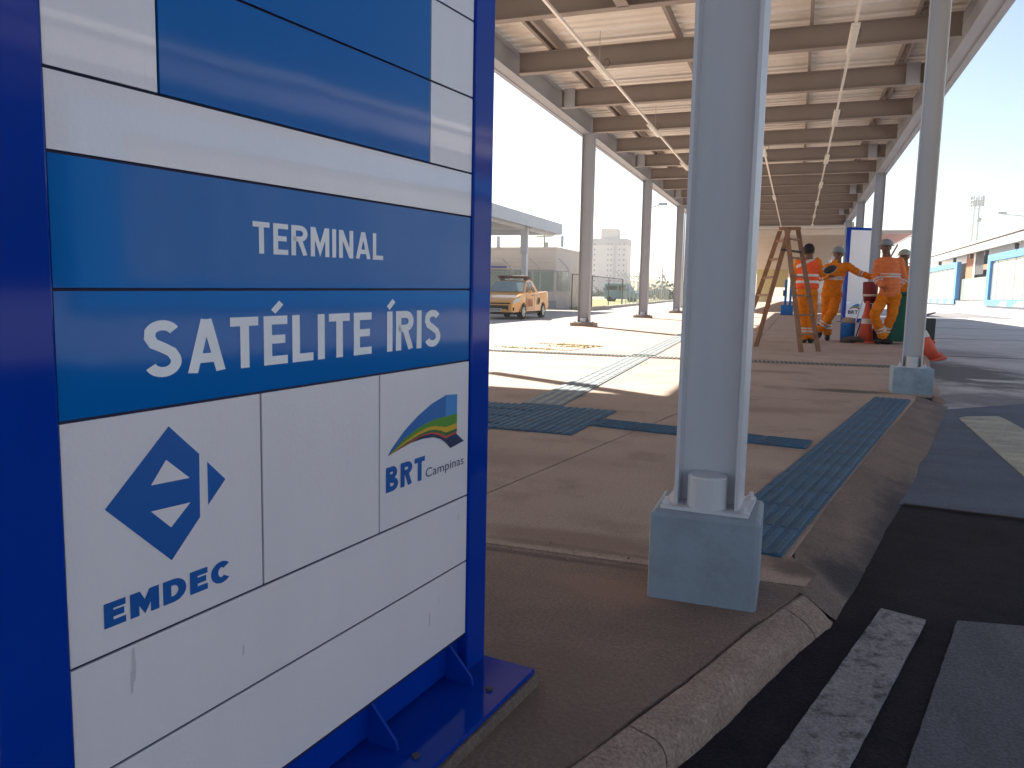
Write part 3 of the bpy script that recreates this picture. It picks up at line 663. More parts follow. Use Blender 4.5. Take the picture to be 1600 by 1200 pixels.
MB().box(-5.0, -3.0, 60.02, 60.28, 0, 1.9).build('gable_panel', yellowwall, c2)
# dark bar fence left of it
bf = thing('bar_fence', 'dark vertical bar fence along the far left edge of the platform', 'fence', (-5.6, 44, 0))
barm = MB().box(-.02, .02, -.02, .02, 0, 2.0).mesh('bar', darkm)
for i in range(120): inst(barm, 'bar', bf, (0, i*.45, 0))
MB().box(-.03, .03, 0, 54, 1.9, 1.96).build('rail', darkm, bf); MB().box(-.03, .03, 0, 54, .15, .2).build('rail', darkm, bf)
# blue ticket post
kp = thing('ticket_post', 'blue ticket validator post standing between the ladder legs in the distance', 'machine', (-.3, 35, 0))
MB().box(-.32, .18, -.2, .2, 0, .42).build('base', drumb, kp, bevel=.02); MB().box(-.2, -.1, -.06, .06, .42, 1.5).build('post', drumb, kp); MB().box(.0, .1, -.06, .06, .42, 1.45).build('post', drumb, kp)
MB().box(-.26, -.2, -.1, .1, .8, 1.05).build('reader', darkm, kp)

# ================================================================== FAR TOTEM
ft = thing('totem_sign', 'far blue framed white totem behind the workers with a small arch emblem at its foot', 'sign', (1.80, 27.5, 0), R(30))
MB().box(-.44, -.36, -.07, .07, .02, 2.95).build('frame_post', bluef, ft, bevel=.004); MB().box(.36, .44, -.07, .07, .02, 2.95).build('frame_post', bluef, ft, bevel=.004)
MB().box(-.44, .44, -.07, .07, 2.951, 3.03).build('frame_rail', bluef, ft, bevel=.004); MB().box(-.36, .36, -.06, .06, .02, .12).build('frame_rail', bluef, ft)
for z0, z1 in ((.12, .62), (.62, 2.95)): MB().box(-.358, .358, -.062, .05, z0+.003, z1-.003).build('panel', panelw, ft)
MB().box(-.5, .5, -.2, .2, 0, .02).build('base_plate', bluef, ft)
arch(lambda x, y, i: (-.25+.42*x, -.0640-.0004*i, .40+.2*y), ft)
vs, fs = text_mesh('BRT', .04); q = MB(); q.add([(-.28+.36*x, -.0645, .26+.12*z) for x, z in vs], fs); q.build('lettering', inkn, ft)['label'] = 'printed letters BRT'

# ================================================================== STEP LADDER
ld = thing('step_ladder', 'open wooden step ladder standing left of the workers', 'ladder', (-.12, 12.75, 0), 0)
lo = Vector((-.12, 12.75, 0)); apex = Vector((-.17, 12.55, 1.80))
def rail(foot, top, w_=.055): return MB().bar(Vector(foot)-lo, Vector(top)-lo, (w_, .01, 0), (0, .028, .0)).build('stile', wood, ld, bevel=.003)
# right-hand (front) frame and left-hand (rear) frame
FR1, FR2 = Vector((.105, 11.85, 0)), Vector((.345, 12.15, 0)); FL1, FL2 = Vector((-.56, 12.75, 0)), Vector((-.86, 14.0, 0))
TR1, TR2 = Vector((-.20, 12.35, 1.80)), Vector((-.04, 12.65, 1.80)); TL1, TL2 = Vector((-.17, 12.50, 1.80)), Vector((-.30, 12.75, 1.80))
for a, b in ((FR1, TR1), (FR2, TR2), (FL1, TL1), (FL2, TL2)):
    MB().bar(a-lo, b-lo, (.072, 0, 0), (0, .034, 0)).build('stile', wood, ld, bevel=.003)
for i in range(6):
    u = .14+.155*i
    a = FR1.lerp(TR1, u); b = FR2.lerp(TR2, u); MB().bar(a-lo+Vector((0, -.02, 0)), b-lo+Vector((0, -.02, 0)), (0, .09, 0), (0, 0, .026)).build('tread', wood, ld, bevel=.003)
    a = FL1.lerp(TL1, u); b = FL2.lerp(TL2, u); MB().bar(a-lo, b-lo, (.02, .02, 0), (0, 0, .04)).build('rung', wood, ld, bevel=.003)
MB().bar(Vector((-.31, 12.5, 1.815))-lo, Vector((.0, 12.52, 1.815))-lo, (0, .22, 0), (0, 0, .03)).build('top_board', wood, ld, bevel=.004)
MB().bar(Vector((-.27, 12.5, 1.50))-lo, Vector((.03, 12.5, 1.46))-lo, (0, .03, 0), (0, 0, .035)).build('spreader', darkm, ld)

# ================================================================== PEOPLE
def remesh(mb, vox, mats, name, smooth_it=5, wr=0.0, seed=0, subs=None):
    o = bpy.data.objects.new('tmp', mb.mesh('tmp', mats)); col.objects.link(o)
    r = o.modifiers.new('r', 'REMESH'); r.mode = 'VOXEL'; r.voxel_size = vox; r.use_smooth_shade = True
    s = o.modifiers.new('s', 'SMOOTH'); s.factor = .5; s.iterations = smooth_it
    me = bpy.data.meshes.new_from_object(o.evaluated_get(bpy.context.evaluated_depsgraph_get())); bpy.data.objects.remove(o)
    me.materials.clear(); me.materials.append(mats)
    me.name = name
    if wr:
        nr = [v.normal.copy() for v in me.vertices]
        for v, nn in zip(me.vertices, nr):
            p = v.co; f = noise.noise(Vector((p.x*9, p.y*9, p.z*22+seed)))+.5*noise.noise(Vector((p.x*22, p.y*22, p.z*40+seed)))
            v.co += nn*wr*f
    me.polygons.foreach_set('use_smooth', [True]*len(me.polygons)); me.update()
    return me
def chain(mb, pts, rads, n=12):
    pts = [Vector(p) for p in pts]
    P = []; Rr = []
    for i in range(len(pts)-1):
        for k in range(5): P.append(pts[i].lerp(pts[i+1], k/5)); Rr.append(rads[i]+(rads[i+1]-rads[i])*k/5)
    P.append(pts[-1]); Rr.append(rads[-1])
    mb.tube(P, Rr, n)
    for p, r in zip(pts, rads): mb.ball(p, r*.99, 12, 8)
def hand(mb, wrist, dirv, sidev, s=1.0, curl=.6):
    dirv = Vector(dirv).normalized(); sidev = Vector(sidev); sidev = (sidev-dirv*sidev.dot(dirv)).normalized(); nrm = dirv.cross(sidev)
    w_ = Vector(wrist); c = w_+dirv*.045*s
    rings = []
    for t, a, b in ((0, .026, .019), (.03, .037, .017), (.07, .042, .015), (.09, .040, .013)):
        rings.append([w_+dirv*t*s+sidev*math.cos(k*math.pi/5)*a*s+nrm*math.sin(k*math.pi/5)*b*s for k in range(10)])
    mb.loft(rings)
    for i, ln in enumerate((.068, .078, .073, .058)):
        b0 = w_+dirv*.085*s+sidev*(-.030+.020*i)*s; d1 = (dirv+nrm*curl*.35).normalized(); d2 = (dirv+nrm*curl*1.2).normalized()
        mb.tube([b0, b0+d1*ln*.45*s, b0+d1*ln*.45*s+d2*ln*.55*s], [.0105*s, .0095*s, .0075*s], 7)
    b0 = w_+dirv*.03*s-sidev*.034*s; d1 = (dirv-sidev*.8+nrm*.3).normalized()
    mb.tube([b0, b0+d1*.035*s, b0+d1*.035*s+(dirv+nrm*.5).normalized()*.03*s], [.013*s, .0115*s, .009*s], 7)
def bands(me, specs, parent, m=silver, name='reflective_band'):
    """strips lifted from the garment surface: (p, axis, t0, t1, maxradius)"""
    bm = bmesh.new(); bm.from_mesh(me); keep = set()
    for f in bm.faces:
        c = f.calc_center_median()
        for (p, a, t0, t1, rr) in specs:
            d = c-p; t = d.dot(a)
            if t0 <= t <= t1 and (d-a*t).length < rr: keep.add(f); break
    bmesh.ops.delete(bm, geom=[f for f in bm.faces if f not in keep], context='FACES')
    bm.normal_update()
    for v in bm.verts: v.co += v.normal*.004
    out = bpy.data.meshes.new(name); bm.to_mesh(out); bm.free(); out.materials.clear(); out.materials.append(m)
    out.polygons.foreach_set('use_smooth', [True]*len(out.polygons))
    o = bpy.data.objects.new(name, out); col.objects.link(o); o.parent = parent; return o
def person(label, Y, j, face, jm, tm, helmet, vest=False, dy={}, group='road workers in orange', facez=0):
    """j: joints as (x, z); face: heading vector (x, y); dy: depth offsets of joints"""
    fx = Vector((face[0], face[1], 0)).normalized(); rt = Vector((-fx.y, fx.x, 0))   # rt: the figure's left-right axis
    gx = j['pelv'][0]; O_ = Vector((gx, Y, 0))
    J = {k: Vector((x-gx, dy.get(k, 0), z)) for k, (x, z) in j.items()}
    p = thing('person', label, 'person', O_, 0, group)
    H = J['head']; N = J['neck']
    def torso(mb, gr=0.0, low=True):
        cs = [(J['pelv']-Vector((0, 0, .07)), .135, .105), (J['pelv']+Vector((0, 0, .03)), .155, .115), (J['belly'], .150, .112), (J['chest'], .175, .125), (J['chest']+Vector((0, 0, .07)), .182, .118), ((J['chest']+N)/2+Vector((0, 0, .045)), .14, .095), (N-Vector((0, 0, .015)), .07, .065)]
        if not low: cs = cs[1:]
        ax_ = (J['shR']-J['shL']); ax_.z = 0
        ax_ = ax_.normalized(); pr = Vector((-ax_.y, ax_.x, 0))
        mb.loft([[c+ax_*math.cos(k*math.pi/9)*(a+gr)+pr*math.sin(k*math.pi/9)*(b+gr) for k in range(18)] for c, a, b in cs])
    # body: one continuous surface
    b = MB(); torso(b, -.02)
    b.ball(H+Vector((0, 0, .015)), (.084, .098, .112), 16, 12); b.ball(H+fx*.028-Vector((0, 0, .055)), (.052, .056, .058), 12, 8)
    chain(b, [N-Vector((0, 0, .06)), N+Vector((0, 0, .02)), H-Vector((0, 0, .04))], [.072, .066, .062])
    b.ball(H+fx*.102-Vector((0, 0, .012)), (.015, .018, .024), 8, 6); b.ball(H+fx*.085+Vector((0, 0, .018)), (.05, .02, .012), 8, 6)
    b.ball(H+fx*.088-Vector((0, 0, .05)), (.024, .012, .010), 8, 6)
    for s in (-1, 1): b.ball(H+rt*s*.080-Vector((0, 0, .008)), (.016, .018, .030), 8, 6)
    for s in ('L', 'R'):
        chain(b, [J['sh'+s], J['el'+s], J['ha'+s]], [.05, .04, .028]); d = (J['ha'+s]-J['el'+s]); hand(b, J['ha'+s]-d.normalized()*.01, d, fx+Vector((0, 0, .2)))
        chain(b, [J['hip'+s], J['kn'+s], J['an'+s]], [.08, .055, .04])
    body = bpy.data.objects.new('body', remesh(b, .012, skinm, 'body', 2)); col.objects.link(body); body.parent = p
    for s in (-1, 1): MB().ball(H+fx*.088+rt*s*.032+Vector((0, 0, .004)), (.011, .010, .006), 8, 6).build('eye', hairm, p)
    # jacket
    b = MB(); torso(b, .012, False)
    b.loft([[J['pelv']+Vector((0, 0, dz))+Vector((math.cos(k*math.pi/9)*(.165+e), math.sin(k*math.pi/9)*(.125+e), 0)) for k in range(18)] for dz, e in ((-.085, .012), (.0, .004), (.08, 0))])
    for s in ('L', 'R'):
        el = J['el'+s]; ha = J['ha'+s]; chain(b, [J['sh'+s]-Vector((0, 0, .01)), el, el.lerp(ha, .93)], [.078, .062, .048])
    jk = remesh(b, .013, jm, 'jacket', 4, .012, gx); jo = bpy.data.objects.new('jacket', jk); col.objects.link(jo); jo.parent = p
    sp = []
    for s in ('L', 'R'):
        a_ = (J['ha'+s]-J['el'+s]).normalized(); m_ = J['el'+s].lerp(J['ha'+s], .18 if s == 'R' else .3); sp += [(m_, a_, -.028, -.004, .09), (m_, a_, .020, .044, .09)]
    if not vest: sp += [(J['belly']+Vector((0, 0, .08)), Vector((0, 0, 1)), -.03, -.006, .175), (J['belly']+Vector((0, 0, .08)), Vector((0, 0, 1)), .014, .038, .175)]
    bands(jk, sp, p)
    # trousers
    b = MB()
    b.loft([[J['pelv']+Vector((math.cos(k*math.pi/9)*a, math.sin(k*math.pi/9)*c, dz)) for k in range(18)] for dz, a, c in ((-.14, .12, .10), (-.08, .155, .125), (.0, .16, .125), (.05, .15, .115))])
    for s in ('L', 'R'):
        an = J['an'+s]; kn = J['kn'+s]; chain(b, [J['hip'+s], kn, kn.lerp(an, .85), kn.lerp(an, 1.02)], [.108, .085, .075, .078])
    tk = remesh(b, .013, tm, 'trousers', 4, .014, gx+5); to = bpy.data.objects.new('trousers', tk); col.objects.link(to); to.parent = p
    sp = []
    for s in ('L', 'R'):
        a_ = (J['an'+s]-J['kn'+s]).normalized(); m_ = J['kn'+s].lerp(J['an'+s], .72); sp += [(m_, a_, -.035, -.010, .115), (m_, a_, .018, .043, .115)]
    bands(tk, sp, p)
    for s in ('L', 'R'):
        an = J['an'+s]; to_ = J['to'+s]; b = MB(); chain(b, [an+Vector((0, 0, .05)), an-Vector((0, 0, .05))], [.055, .052]); mid = Vector((an.x, an.y, max(.045, an.z-.10)))
        tip = to_+Vector((0, 0, .045)); chain(b, [mid, mid.lerp(tip, .6), tip], [.052, .050, .042]); o = bpy.data.objects.new('boot', remesh(b, .014, bootm, 'boot', 3)); col.objects.link(o); o.parent = p
    if helmet:
        rings = []
        for i in range(7):
            a = i/6*math.pi/2; rr = math.cos(a)
            rings.append([H+Vector((0, 0, .030+.115*math.sin(a)))+rt*(math.cos(k*math.pi/10)*.116*max(rr, .05))+fx*(math.sin(k*math.pi/10)*.136*max(rr, .05)) for k in range(20)])
        he = MB().loft(rings).build('helmet', helmet, p, smooth=True)
        br = MB(); br.loft([[H+Vector((0, 0, .036-z))+rt*(math.cos(k*math.pi/10)*(.116+e))+fx*(math.sin(k*math.pi/10)*(.136+e+(.05 if 2 < k < 8 else 0)*(e > 0))) for k in range(20)] for z, e in ((-.003, 0), (.004, .018), (.010, .018), (.008, 0))]); br.build('brim', helmet, he)
    else:
        hb = MB(); hb.ball(H-fx*.018+Vector((0, 0, .035)), (.090, .100, .105), 14, 9); o = bpy.data.objects.new('hair', remesh(hb, .012, hairm, 'hair', 2, .01)); col.objects.link(o); o.parent = p
    if vest:
        b = MB(); torso(b, .035, False); me = remesh(b, .014, hiviz, 'vest', 4, .008); o = bpy.data.objects.new('vest', me); col.objects.link(o); o.parent = p
        z = Vector((0, 0, 1)); bands(me, [(J['belly'], z, -.065, -.02, .3), (J['belly'], z, .055, .10, .3), (J['chest']+Vector((0, 0, .10)), (z+Vector((-.5, 0, 0))).normalized(), -.02, .025, .3)], p)
    return p
w1 = {'head': (.155, 1.57), 'neck': (.159, 1.448), 'chest': (.150, 1.29), 'belly': (.150, 1.088), 'pelv': (.165, .902), 'shL': (.0, 1.392), 'elL': (-.05, 1.141), 'haL': (.02, .93), 'shR': (.29, 1.395), 'elR': (.385, 1.19), 'haR': (.60, 1.41), 'hipL': (.10, .835), 'knL': (.12, .482), 'anL': (.15, .12), 'toL': (.182, .007), 'hipR': (.236, .837), 'knR': (.268, .486), 'anR': (.268, .132), 'toR': (.304, .045)}
person('worker seen from behind in red orange vest over orange overalls, beside the ladder', 14.3, w1, (.35, 1), orange, orange, None, True, dict(elL=-.02, haL=.18, elR=.0, haR=.12, knL=.03, toL=.12, toR=.14, anL=-.02))
w2 = {'head': (.667, 1.575), 'neck': (.667, 1.435), 'chest': (.655, 1.27), 'belly': (.61, 1.06), 'pelv': (.592, .893), 'shL': (.505, 1.35), 'elL': (.385, 1.14), 'haL': (.52, 1.17), 'shR': (.821, 1.375), 'elR': (1.011, 1.25), 'haR': (1.24, 1.165), 'hipL': (.52, .833), 'knL': (.525, .5), 'anL': (.575, .15), 'toL': (.57, .0), 'hipR': (.675, .836), 'knR': (.63, .52), 'anR': (.43, .22), 'toR': (.39, .0)}
person('worker in grey helmet facing forward with one arm stretched out and legs crossed', 15.4, w2, (-.15, -1), orange, orange, helmg, False, dict(elL=-.12, haL=-.24, elR=-.06, haR=-.08, knR=-.12, anR=-.14, toR=-.20, toL=-.15, knL=.02))
w3 = {'head': (1.392, 1.665), 'neck': (1.41, 1.515), 'chest': (1.455, 1.345), 'belly': (1.487, 1.102), 'pelv': (1.499, .916), 'shL': (1.295, 1.42), 'elL': (1.255, 1.143), 'haL': (1.36, 1.0), 'shR': (1.622, 1.432), 'elR': (1.71, 1.148), 'haR': (1.62, .95), 'hipL': (1.425, .838), 'knL': (1.274, .50), 'anL': (1.43, .15), 'toL': (1.56, .0), 'hipR': (1.585, .84), 'knR': (1.566, .5), 'anR': (1.47, .17), 'toR': (1.33, .0)}
person('worker in blue grey helmet leaning with crossed legs beside the traffic cone', 14.8, w3, (-.25, -1), pinkor, orange, helmg, False, dict(elL=-.03, haL=-.14, elR=.06, haR=.10, knL=-.12, anL=-.02, toL=-.12, toR=-.16, anR=.05))
w4 = {k: (x*1.0+.42, z-.04) for k, (x, z) in w2.items()}
w4 = {'head': (1.86, 1.575), 'neck': (1.87, 1.42), 'chest': (1.88, 1.26), 'belly': (1.88, 1.05), 'pelv': (1.88, .87), 'shL': (1.73, 1.34), 'elL': (1.70, 1.08), 'haL': (1.72, .86), 'shR': (2.03, 1.34), 'elR': (2.05, 1.08), 'haR': (2.04, .86), 'hipL': (1.80, .8), 'knL': (1.80, .46), 'anL': (1.80, .12), 'toL': (1.80, 0), 'hipR': (1.96, .8), 'knR': (1.96, .46), 'anR': (1.96, .12), 'toR': (1.97, 0)}
person('worker in beige helmet almost hidden behind the second column', 16.3, w4, (-.3, -1), orange, orange, helmb, False, dict(toL=-.15, toR=-.15))

# things around the workers
cap_t = thing('dark_cap', 'dark rounded cap with a pale rim held up between two workers', 'cap', (.50, 14.05, 1.26), 0)
rings = [[(math.cos(k*math.pi/9)*.10*math.cos(a), .02-.09*math.sin(a)*1.0+math.sin(k*math.pi/9)*.02*math.cos(a), math.sin(k*math.pi/9)*.068*math.cos(a)+.03*math.cos(k*math.pi/9)) for k in range(18)] for a in (0, .4, .8, 1.2, 1.5)]
MB().loft(rings).build('shell', darkcloth, cap_t, smooth=True)
MB().tube([(math.cos(a)*.10, .02, math.sin(a)*.068+.03*math.cos(a)) for a in [k*math.pi/12+math.pi*1.05 for k in range(12)]], .007, 6).build('rim', silver, cap_t)
dr = thing('blue_drum', 'blue plastic drum with pale domed load, in front of the far totem', 'drum', (.90, 15.2, 0))
rr = [(.105, 0), (.12, .03), (.125, .3), (.13, .32), (.12, .34), (.115, .34)]
MB().loft([[(r*math.cos(k*math.pi/10), r*math.sin(k*math.pi/10), z) for k in range(20)] for r, z in rr]).build('drum_wall', drumb, dr, smooth=True)
MB().loft([[(r*math.cos(k*math.pi/10), r*math.sin(k*math.pi/10), z) for k in range(20)] for r, z in ((.115, .335), (.12, .37), (.10, .41), (.06, .435), (.02, .44))]).build('load', mat('pale_sand', (.42, .34, .28), rough=.9, bump=.5), dr, smooth=True)
b = MB()
for (x, y, z, r) in ((0, 0, .05, .09), (.1, .02, .06, .08), (-.09, -.02, .045, .07), (.05, -.05, .08, .07), (.17, 0, .045, .06)): b.ball((x, y, z), (r*1.2, r, r*.75), 10, 7)
sk = bpy.data.objects.new('cement_sack', remesh(b, .014, sackm, 'cement_sack', 3, .015)); col.objects.link(sk); sk.location = (.93, 14.85, -.005); tag(sk, 'crumpled grey sack on the floor in front of the blue drum', 'sack')
def cone(name, loc, label, h=.70, rot=(0, 0, 0)):
    t = thing(name, label, 'traffic cone', loc, 0, 'traffic cones near the workers'); t.rotation_euler = rot
    MB().loft([[(r*math.cos(k*math.pi/12), r*math.sin(k*math.pi/12), z) for k in range(24)] for r, z in ((.135, .03), (.028, h))]).build('body', conem, t, smooth=True)
    MB().box(-.18, .18, -.18, .18, 0, .03).build('base', conem, t, bevel=.01)
    for z0, z1 in ((.34, .43),):
        f = lambda z: .135+(.028-.135)*(z-.03)/(h-.03)+.003
        MB().loft([[(r*math.cos(k*math.pi/12), r*math.sin(k*math.pi/12), z) for k in range(24)] for r, z in ((f(z0), z0), (f(z1), z1))], cap=False).build('band', bandw, t, smooth=True)
    return t
cone('traffic_cone', (1.185, 15.0, 0), 'orange traffic cone with white band standing by the crossed legs', .74)
cone('traffic_cone', (1.84, 12.3, -.06), 'pink red traffic cone tipped over on the road behind the second column', .42, (R(8), R(-16), 0))
mb_ = thing('maroon_bucket', 'maroon bucket with white rim raised on the cone beside the leaning worker', 'bucket', (1.235, 15.3, .70))
MB().loft([[(r*math.cos(k*math.pi/10), r*math.sin(k*math.pi/10), z) for k in range(20)] for r, z in ((.085, 0), (.125, .16), (.13, .36), (.12, .38))]).build('shell', maroon, mb_, smooth=True)
MB().loft([[(r*math.cos(k*math.pi/10), r*math.sin(k*math.pi/10), z) for k in range(20)] for r, z in ((.121, .12), (.128, .16))]).build('rim', bandw, mb_, smooth=True)
mst = MB().tube([(1.235, 15.3, 0), (1.235, 15.3, .69)], .05, 10).build('stand_pipe', maroon); tag(mst, 'maroon stand under the raised bucket behind the traffic cone', 'stand')
wb_ = thing('hand_truck', 'leaning blue and white tube handles of a hand truck behind the drum', 'hand truck', (1.05, 15.7, 0))
for dx in (0, .09): MB().tube([(-.08+dx, -.1, .02), (.12+dx, .12, .78)], .012, 8).build('handle', bluef if dx else silver, wb_)
MB().box(-.12, .08, -.2, .0, 0, .02).build('plate', darkm, wb_); MB().tube([(-.02, .0, .35), (.07, .0, .35)], .01).build('crossbar', bluef, wb_)
gb = thing('green_bin', 'dark green wheeled bin behind the leaning worker, beside the second column', 'bin', (1.72, 15.15, 0))
MB().hexa([(-.17, -.17, .04), (.2, -.17, .04), (.2, .17, .04), (-.17, .17, .04), (-.2, -.22, .86), (.25, -.22, .86), (.25, .22, .86), (-.2, .22, .86)]).build('container', green, gb, bevel=.02)
MB().box(-.22, .27, -.24, .24, .862, .91).build('lid', green, gb, bevel=.015)
for s in (-.2, .2): MB().tube([(s, .15, .07), (s+.04, .15, .07)], .07, 14).build('wheel', tyrem, gb)
sh = thing('shovel', 'shovel handle sticking up over the shoulder of the leaning worker', 'shovel', (1.42, 15.25, .0))
MB().tube([(0, 0, 1.30), (.20, 0, 1.74)], .014, 8).build('handle', wood, sh); MB().tube([(-.02, 0, .1), (0, 0, 1.3)], .013, 8).build('shaft', wood, sh); MB().hexa([(-.12, -.01, 0), (.08, -.01, 0), (.08, .01, 0), (-.12, .01, 0), (-.1, -.01, .25), (.06, -.01, .25), (.06, .01, .25), (-.1, .01, .25)]).build('blade', darkm, sh)
cb = thing('tool_crate', 'dark tool crate on an orange box at the kerb behind the second column', 'crate', (1.80, 12.6, 0))
MB().box(-.16, .11, -.12, .14, .02, .20).build('lower_box', conem, cb, bevel=.008); MB().box(-.12, .10, -.1, .12, .201, .52).build('upper_box', mat('dark_green_grey', (.05, .065, .06), rough=.7), cb, bevel=.01)
q = MB(); q.bar((-.1, 0, .53), (.09, 0, .60), (0, .2, 0), (0, 0, .012)); q.build('lid', darkm, cb)

# ================================================================== PICKUP
LZ = -.27
tk = thing('pickup_truck', 'orange yellow pickup truck with roof light bar parked in front of the gatehouse', 'pickup', (-10.72, 27.35, LZ), R(1.5))
def arc(cy, r, z0, n=9): return [(cy-r*math.cos(math.pi*k/n), z0+r*math.sin(math.pi*k/n)) for k in range(n+1)]
out = [(.02, .26)]+arc(.83, .36, .29)+arc(3.50, .36, .29)+[(4.40, .32), (4.46, .5), (4.46, .98), (4.36, 1.10), (4.2, 1.09), (2.75, 1.03), (1.05, .99), (.55, .93), (.22, .83), (.04, .70), (0, .55)]
def hw(y, z):
    a = .845-(.20*max(0, (.75-y)/.75)**2)-(.05*max(0, (y-4.0)/.46)**2)
    if z > .75: a -= (z-.75)*.16
    if z < .4: a -= .02
    return a
b = MB(); n = len(out); vs = []
for sx, k in ((-1, 0), (1, 0)):
    vs += [(sx*hw(y, z), y, z) for y, z in out]
b.add(vs, [tuple(range(n-1, -1, -1)), tuple(range(n, 2*n))]+[(i, (i+1) % n, (i+1) % n+n, i+n) for i in range(n)])
bo = b.build('body', truckm, tk, bevel=.03)
MB().box(-.74, .74, .5, 3.9, .18, .6).build('chassis', plast, tk)
# cab: greenhouse
def greenhouse(pts, w0, w1, z0, z1):
    b = MB(); n = len(pts); f = lambda z: w0+(w1-w0)*(z-z0)/(z1-z0)
    b.add([(-f(z), y, z) for y, z in pts]+[(f(z), y, z) for y, z in pts], [tuple(range(n-1, -1, -1)), tuple(range(n, 2*n))]+[(i, (i+1) % n, (i+1) % n+n, i+n) for i in range(n)]); return b
greenhouse([(.98, .97), (1.72, 1.47), (1.95, 1.53), (2.35, 1.54), (2.62, 1.45), (3.05, 1.02)], .79, .62, .97, 1.54).build('cab', truckm, tk, bevel=.03)
wsn = Vector((0, -.56, .83))
q = MB(); q.add([(-.72, 1.07, 1.045), (.72, 1.07, 1.045), (.60, 1.69, 1.463), (-.60, 1.69, 1.463)], [(0, 1, 2, 3)]); q.v = [(x, y-.012, z+.018) for x, y, z in q.v]; q.build('windscreen', glassg, tk)
for s in (-1, 1):
    f = lambda z: (.79+(.62-.79)*(z-.97)/.57+.006)*s
    def pane(P, nm, m): q = MB(); q.add([(f(z), y, z) for y, z in P], [tuple(range(len(P)))]); return q.build(nm, m, tk)
    pane([(1.22, 1.04), (1.78, 1.43), (1.98, 1.47), (2.02, 1.04)], 'side_window', glassd); pane([(2.08, 1.04), (2.06, 1.47), (2.32, 1.47), (2.58, 1.10), (2.55, 1.05)], 'side_window', glassd)
    MB().box(s*.80-.03 if s < 0 else .80, s*.80 if s < 0 else .83+.0, 1.97, 2.14, .90, .93).build('door_handle', plast, tk)
    q = MB(); xx = s*(hw(1.8, .6)+.003)
    for (ya, za, yb, zb) in ((1.16, .38, 1.16, .98), (2.2, .38, 2.2, .98), (1.16, .38, 2.2, .38)): q.bar((xx, ya, za), (xx, yb, zb), (.006, 0, 0), (0, .01, 0) if ya == yb else (0, 0, .01))
    q.build('door_gap', plast, tk)
    MB().ball((s*.93, 1.33, 1.06), (.09, .05, .07), 10, 7).build('mirror', truckm, tk, smooth=True)
    q = MB(); q.add([(s*(hw(y, z)+.004), y, z) for y, z in ((2.72, .55), (2.92, .57), (3.03, .72), (2.98, .83), (2.86, .84), (2.76, .72))], [tuple(range(6))]); q.build('side_vent', plast, tk)
    # headlight wrapping the corner
    P = [(.05, .60), (.10, .74), (.50, .86), (.62, .86), (.35, .68), (.12, .60)]
    q = MB(); q.add([(s*(hw(y, z)+.006), y-.004, z) for y, z in P]+[(s*.36, .035, .60), (s*.38, .09, .72)], [(0, 1, 2, 3, 4, 5), (6, 0, 1, 7)]); q.build('headlight', lampg, tk)
    q = MB(); q.add([(s*.42, -.006, .36), (s*.70, .06, .34), (s*.72, .08, .46), (s*.44, -.004, .48)], [(0, 1, 2, 3)]); q.build('bumper_intake', plast, tk)
    for cy in (.83, 3.50):
        q = MB(); q.tube([(s*.66, cy, .29), (s*.70, cy, .29), (s*.83, cy, .29), (s*.85, cy, .29)], [.28, .30, .30, .28], 28); wh = q.build('tyre', tyrem, tk, smooth=False)
        q = MB(); q.tube([(s*.84, cy, .29), (s*.858, cy, .29)], [.19, .185], 24)
        q.build('rim', rimm, wh)
        q = MB()
        for k in range(5):
            a0 = 2*math.pi*(k+.5)/5; q.add([(s*.860, cy+.16*math.cos(a0-.28), .29+.16*math.sin(a0-.28)), (s*.860, cy+.16*math.cos(a0+.28), .29+.16*math.sin(a0+.28)), (s*.860, cy+.05*math.cos(a0), .29+.05*math.sin(a0))], [(0, 1, 2)])
        q.build('spoke_gap', plast, wh)
    q = MB(); q.tube([(s*.84, .83+.37*math.cos(math.pi*k/12), .29+.37*math.sin(math.pi*k/12)) for k in range(13)], .016, 6); q.tube([(s*.83, 3.50+.37*math.cos(math.pi*k/12), .29+.37*math.sin(math.pi*k/12)) for k in range(13)], .016, 6); q.build('arch_trim', truckm, tk)
MB().box(-.56, .56, -.006, .05, .585, .64).build('grille', plast, tk); MB().box(-.5, .5, -.022, .05, .40, .54).build('grille', plast, tk)
MB().box(-.24, .24, -.04, -.02, .30, .42).build('number_plate', mat('plate_grey', (.55, .55, .52), rough=.5), tk)
q = MB()
for k in range(7): q.box(-.20+.06*k, -.165+.06*k, -.043, -.0405, .335, .395)
q.build('plate_mark', darkm, tk)
MB().box(-.70, .70, -.012, .06, .24, .28).build('lower_lip', plast, tk)
# door lettering (illegible strokes), roof bar and beacon
q = MB(); x = .846
for k, (y0, w_) in enumerate(((1.30, .03), (1.38, .03), (1.45, .03), (1.53, .07), (1.64, .03), (1.71, .03), (1.80, .07), (1.92, .07))): q.box(x, x+.004, y0, y0+w_, .48, .74)
q.box(x, x+.004, 1.28, 2.02, .76, .785); q.build('door_print', brownink, tk)
q = MB(); q.box(.842, .846, 2.45, 2.75, .93, .945); q.box(.842, .846, 2.5, 2.7, .86, .875); q.build('side_print', brownink, tk)
q = MB(); q.box(-.62, .62, 1.85, 2.12, 1.62, 1.70); q.build('light_bar', rackm, tk, bevel=.03); q = MB()
for s in (-.5, .5): q.box(s-.03, s+.03, 1.9, 2.3, 1.53, 1.62)
q.box(-.66, .66, 2.2, 2.26, 1.60, 1.64); q.build('roof_rack', plast, tk)
MB().ball((.42, 2.55, 1.56), (.07, .07, .09), 10, 7).build('beacon', redm, tk, smooth=True)

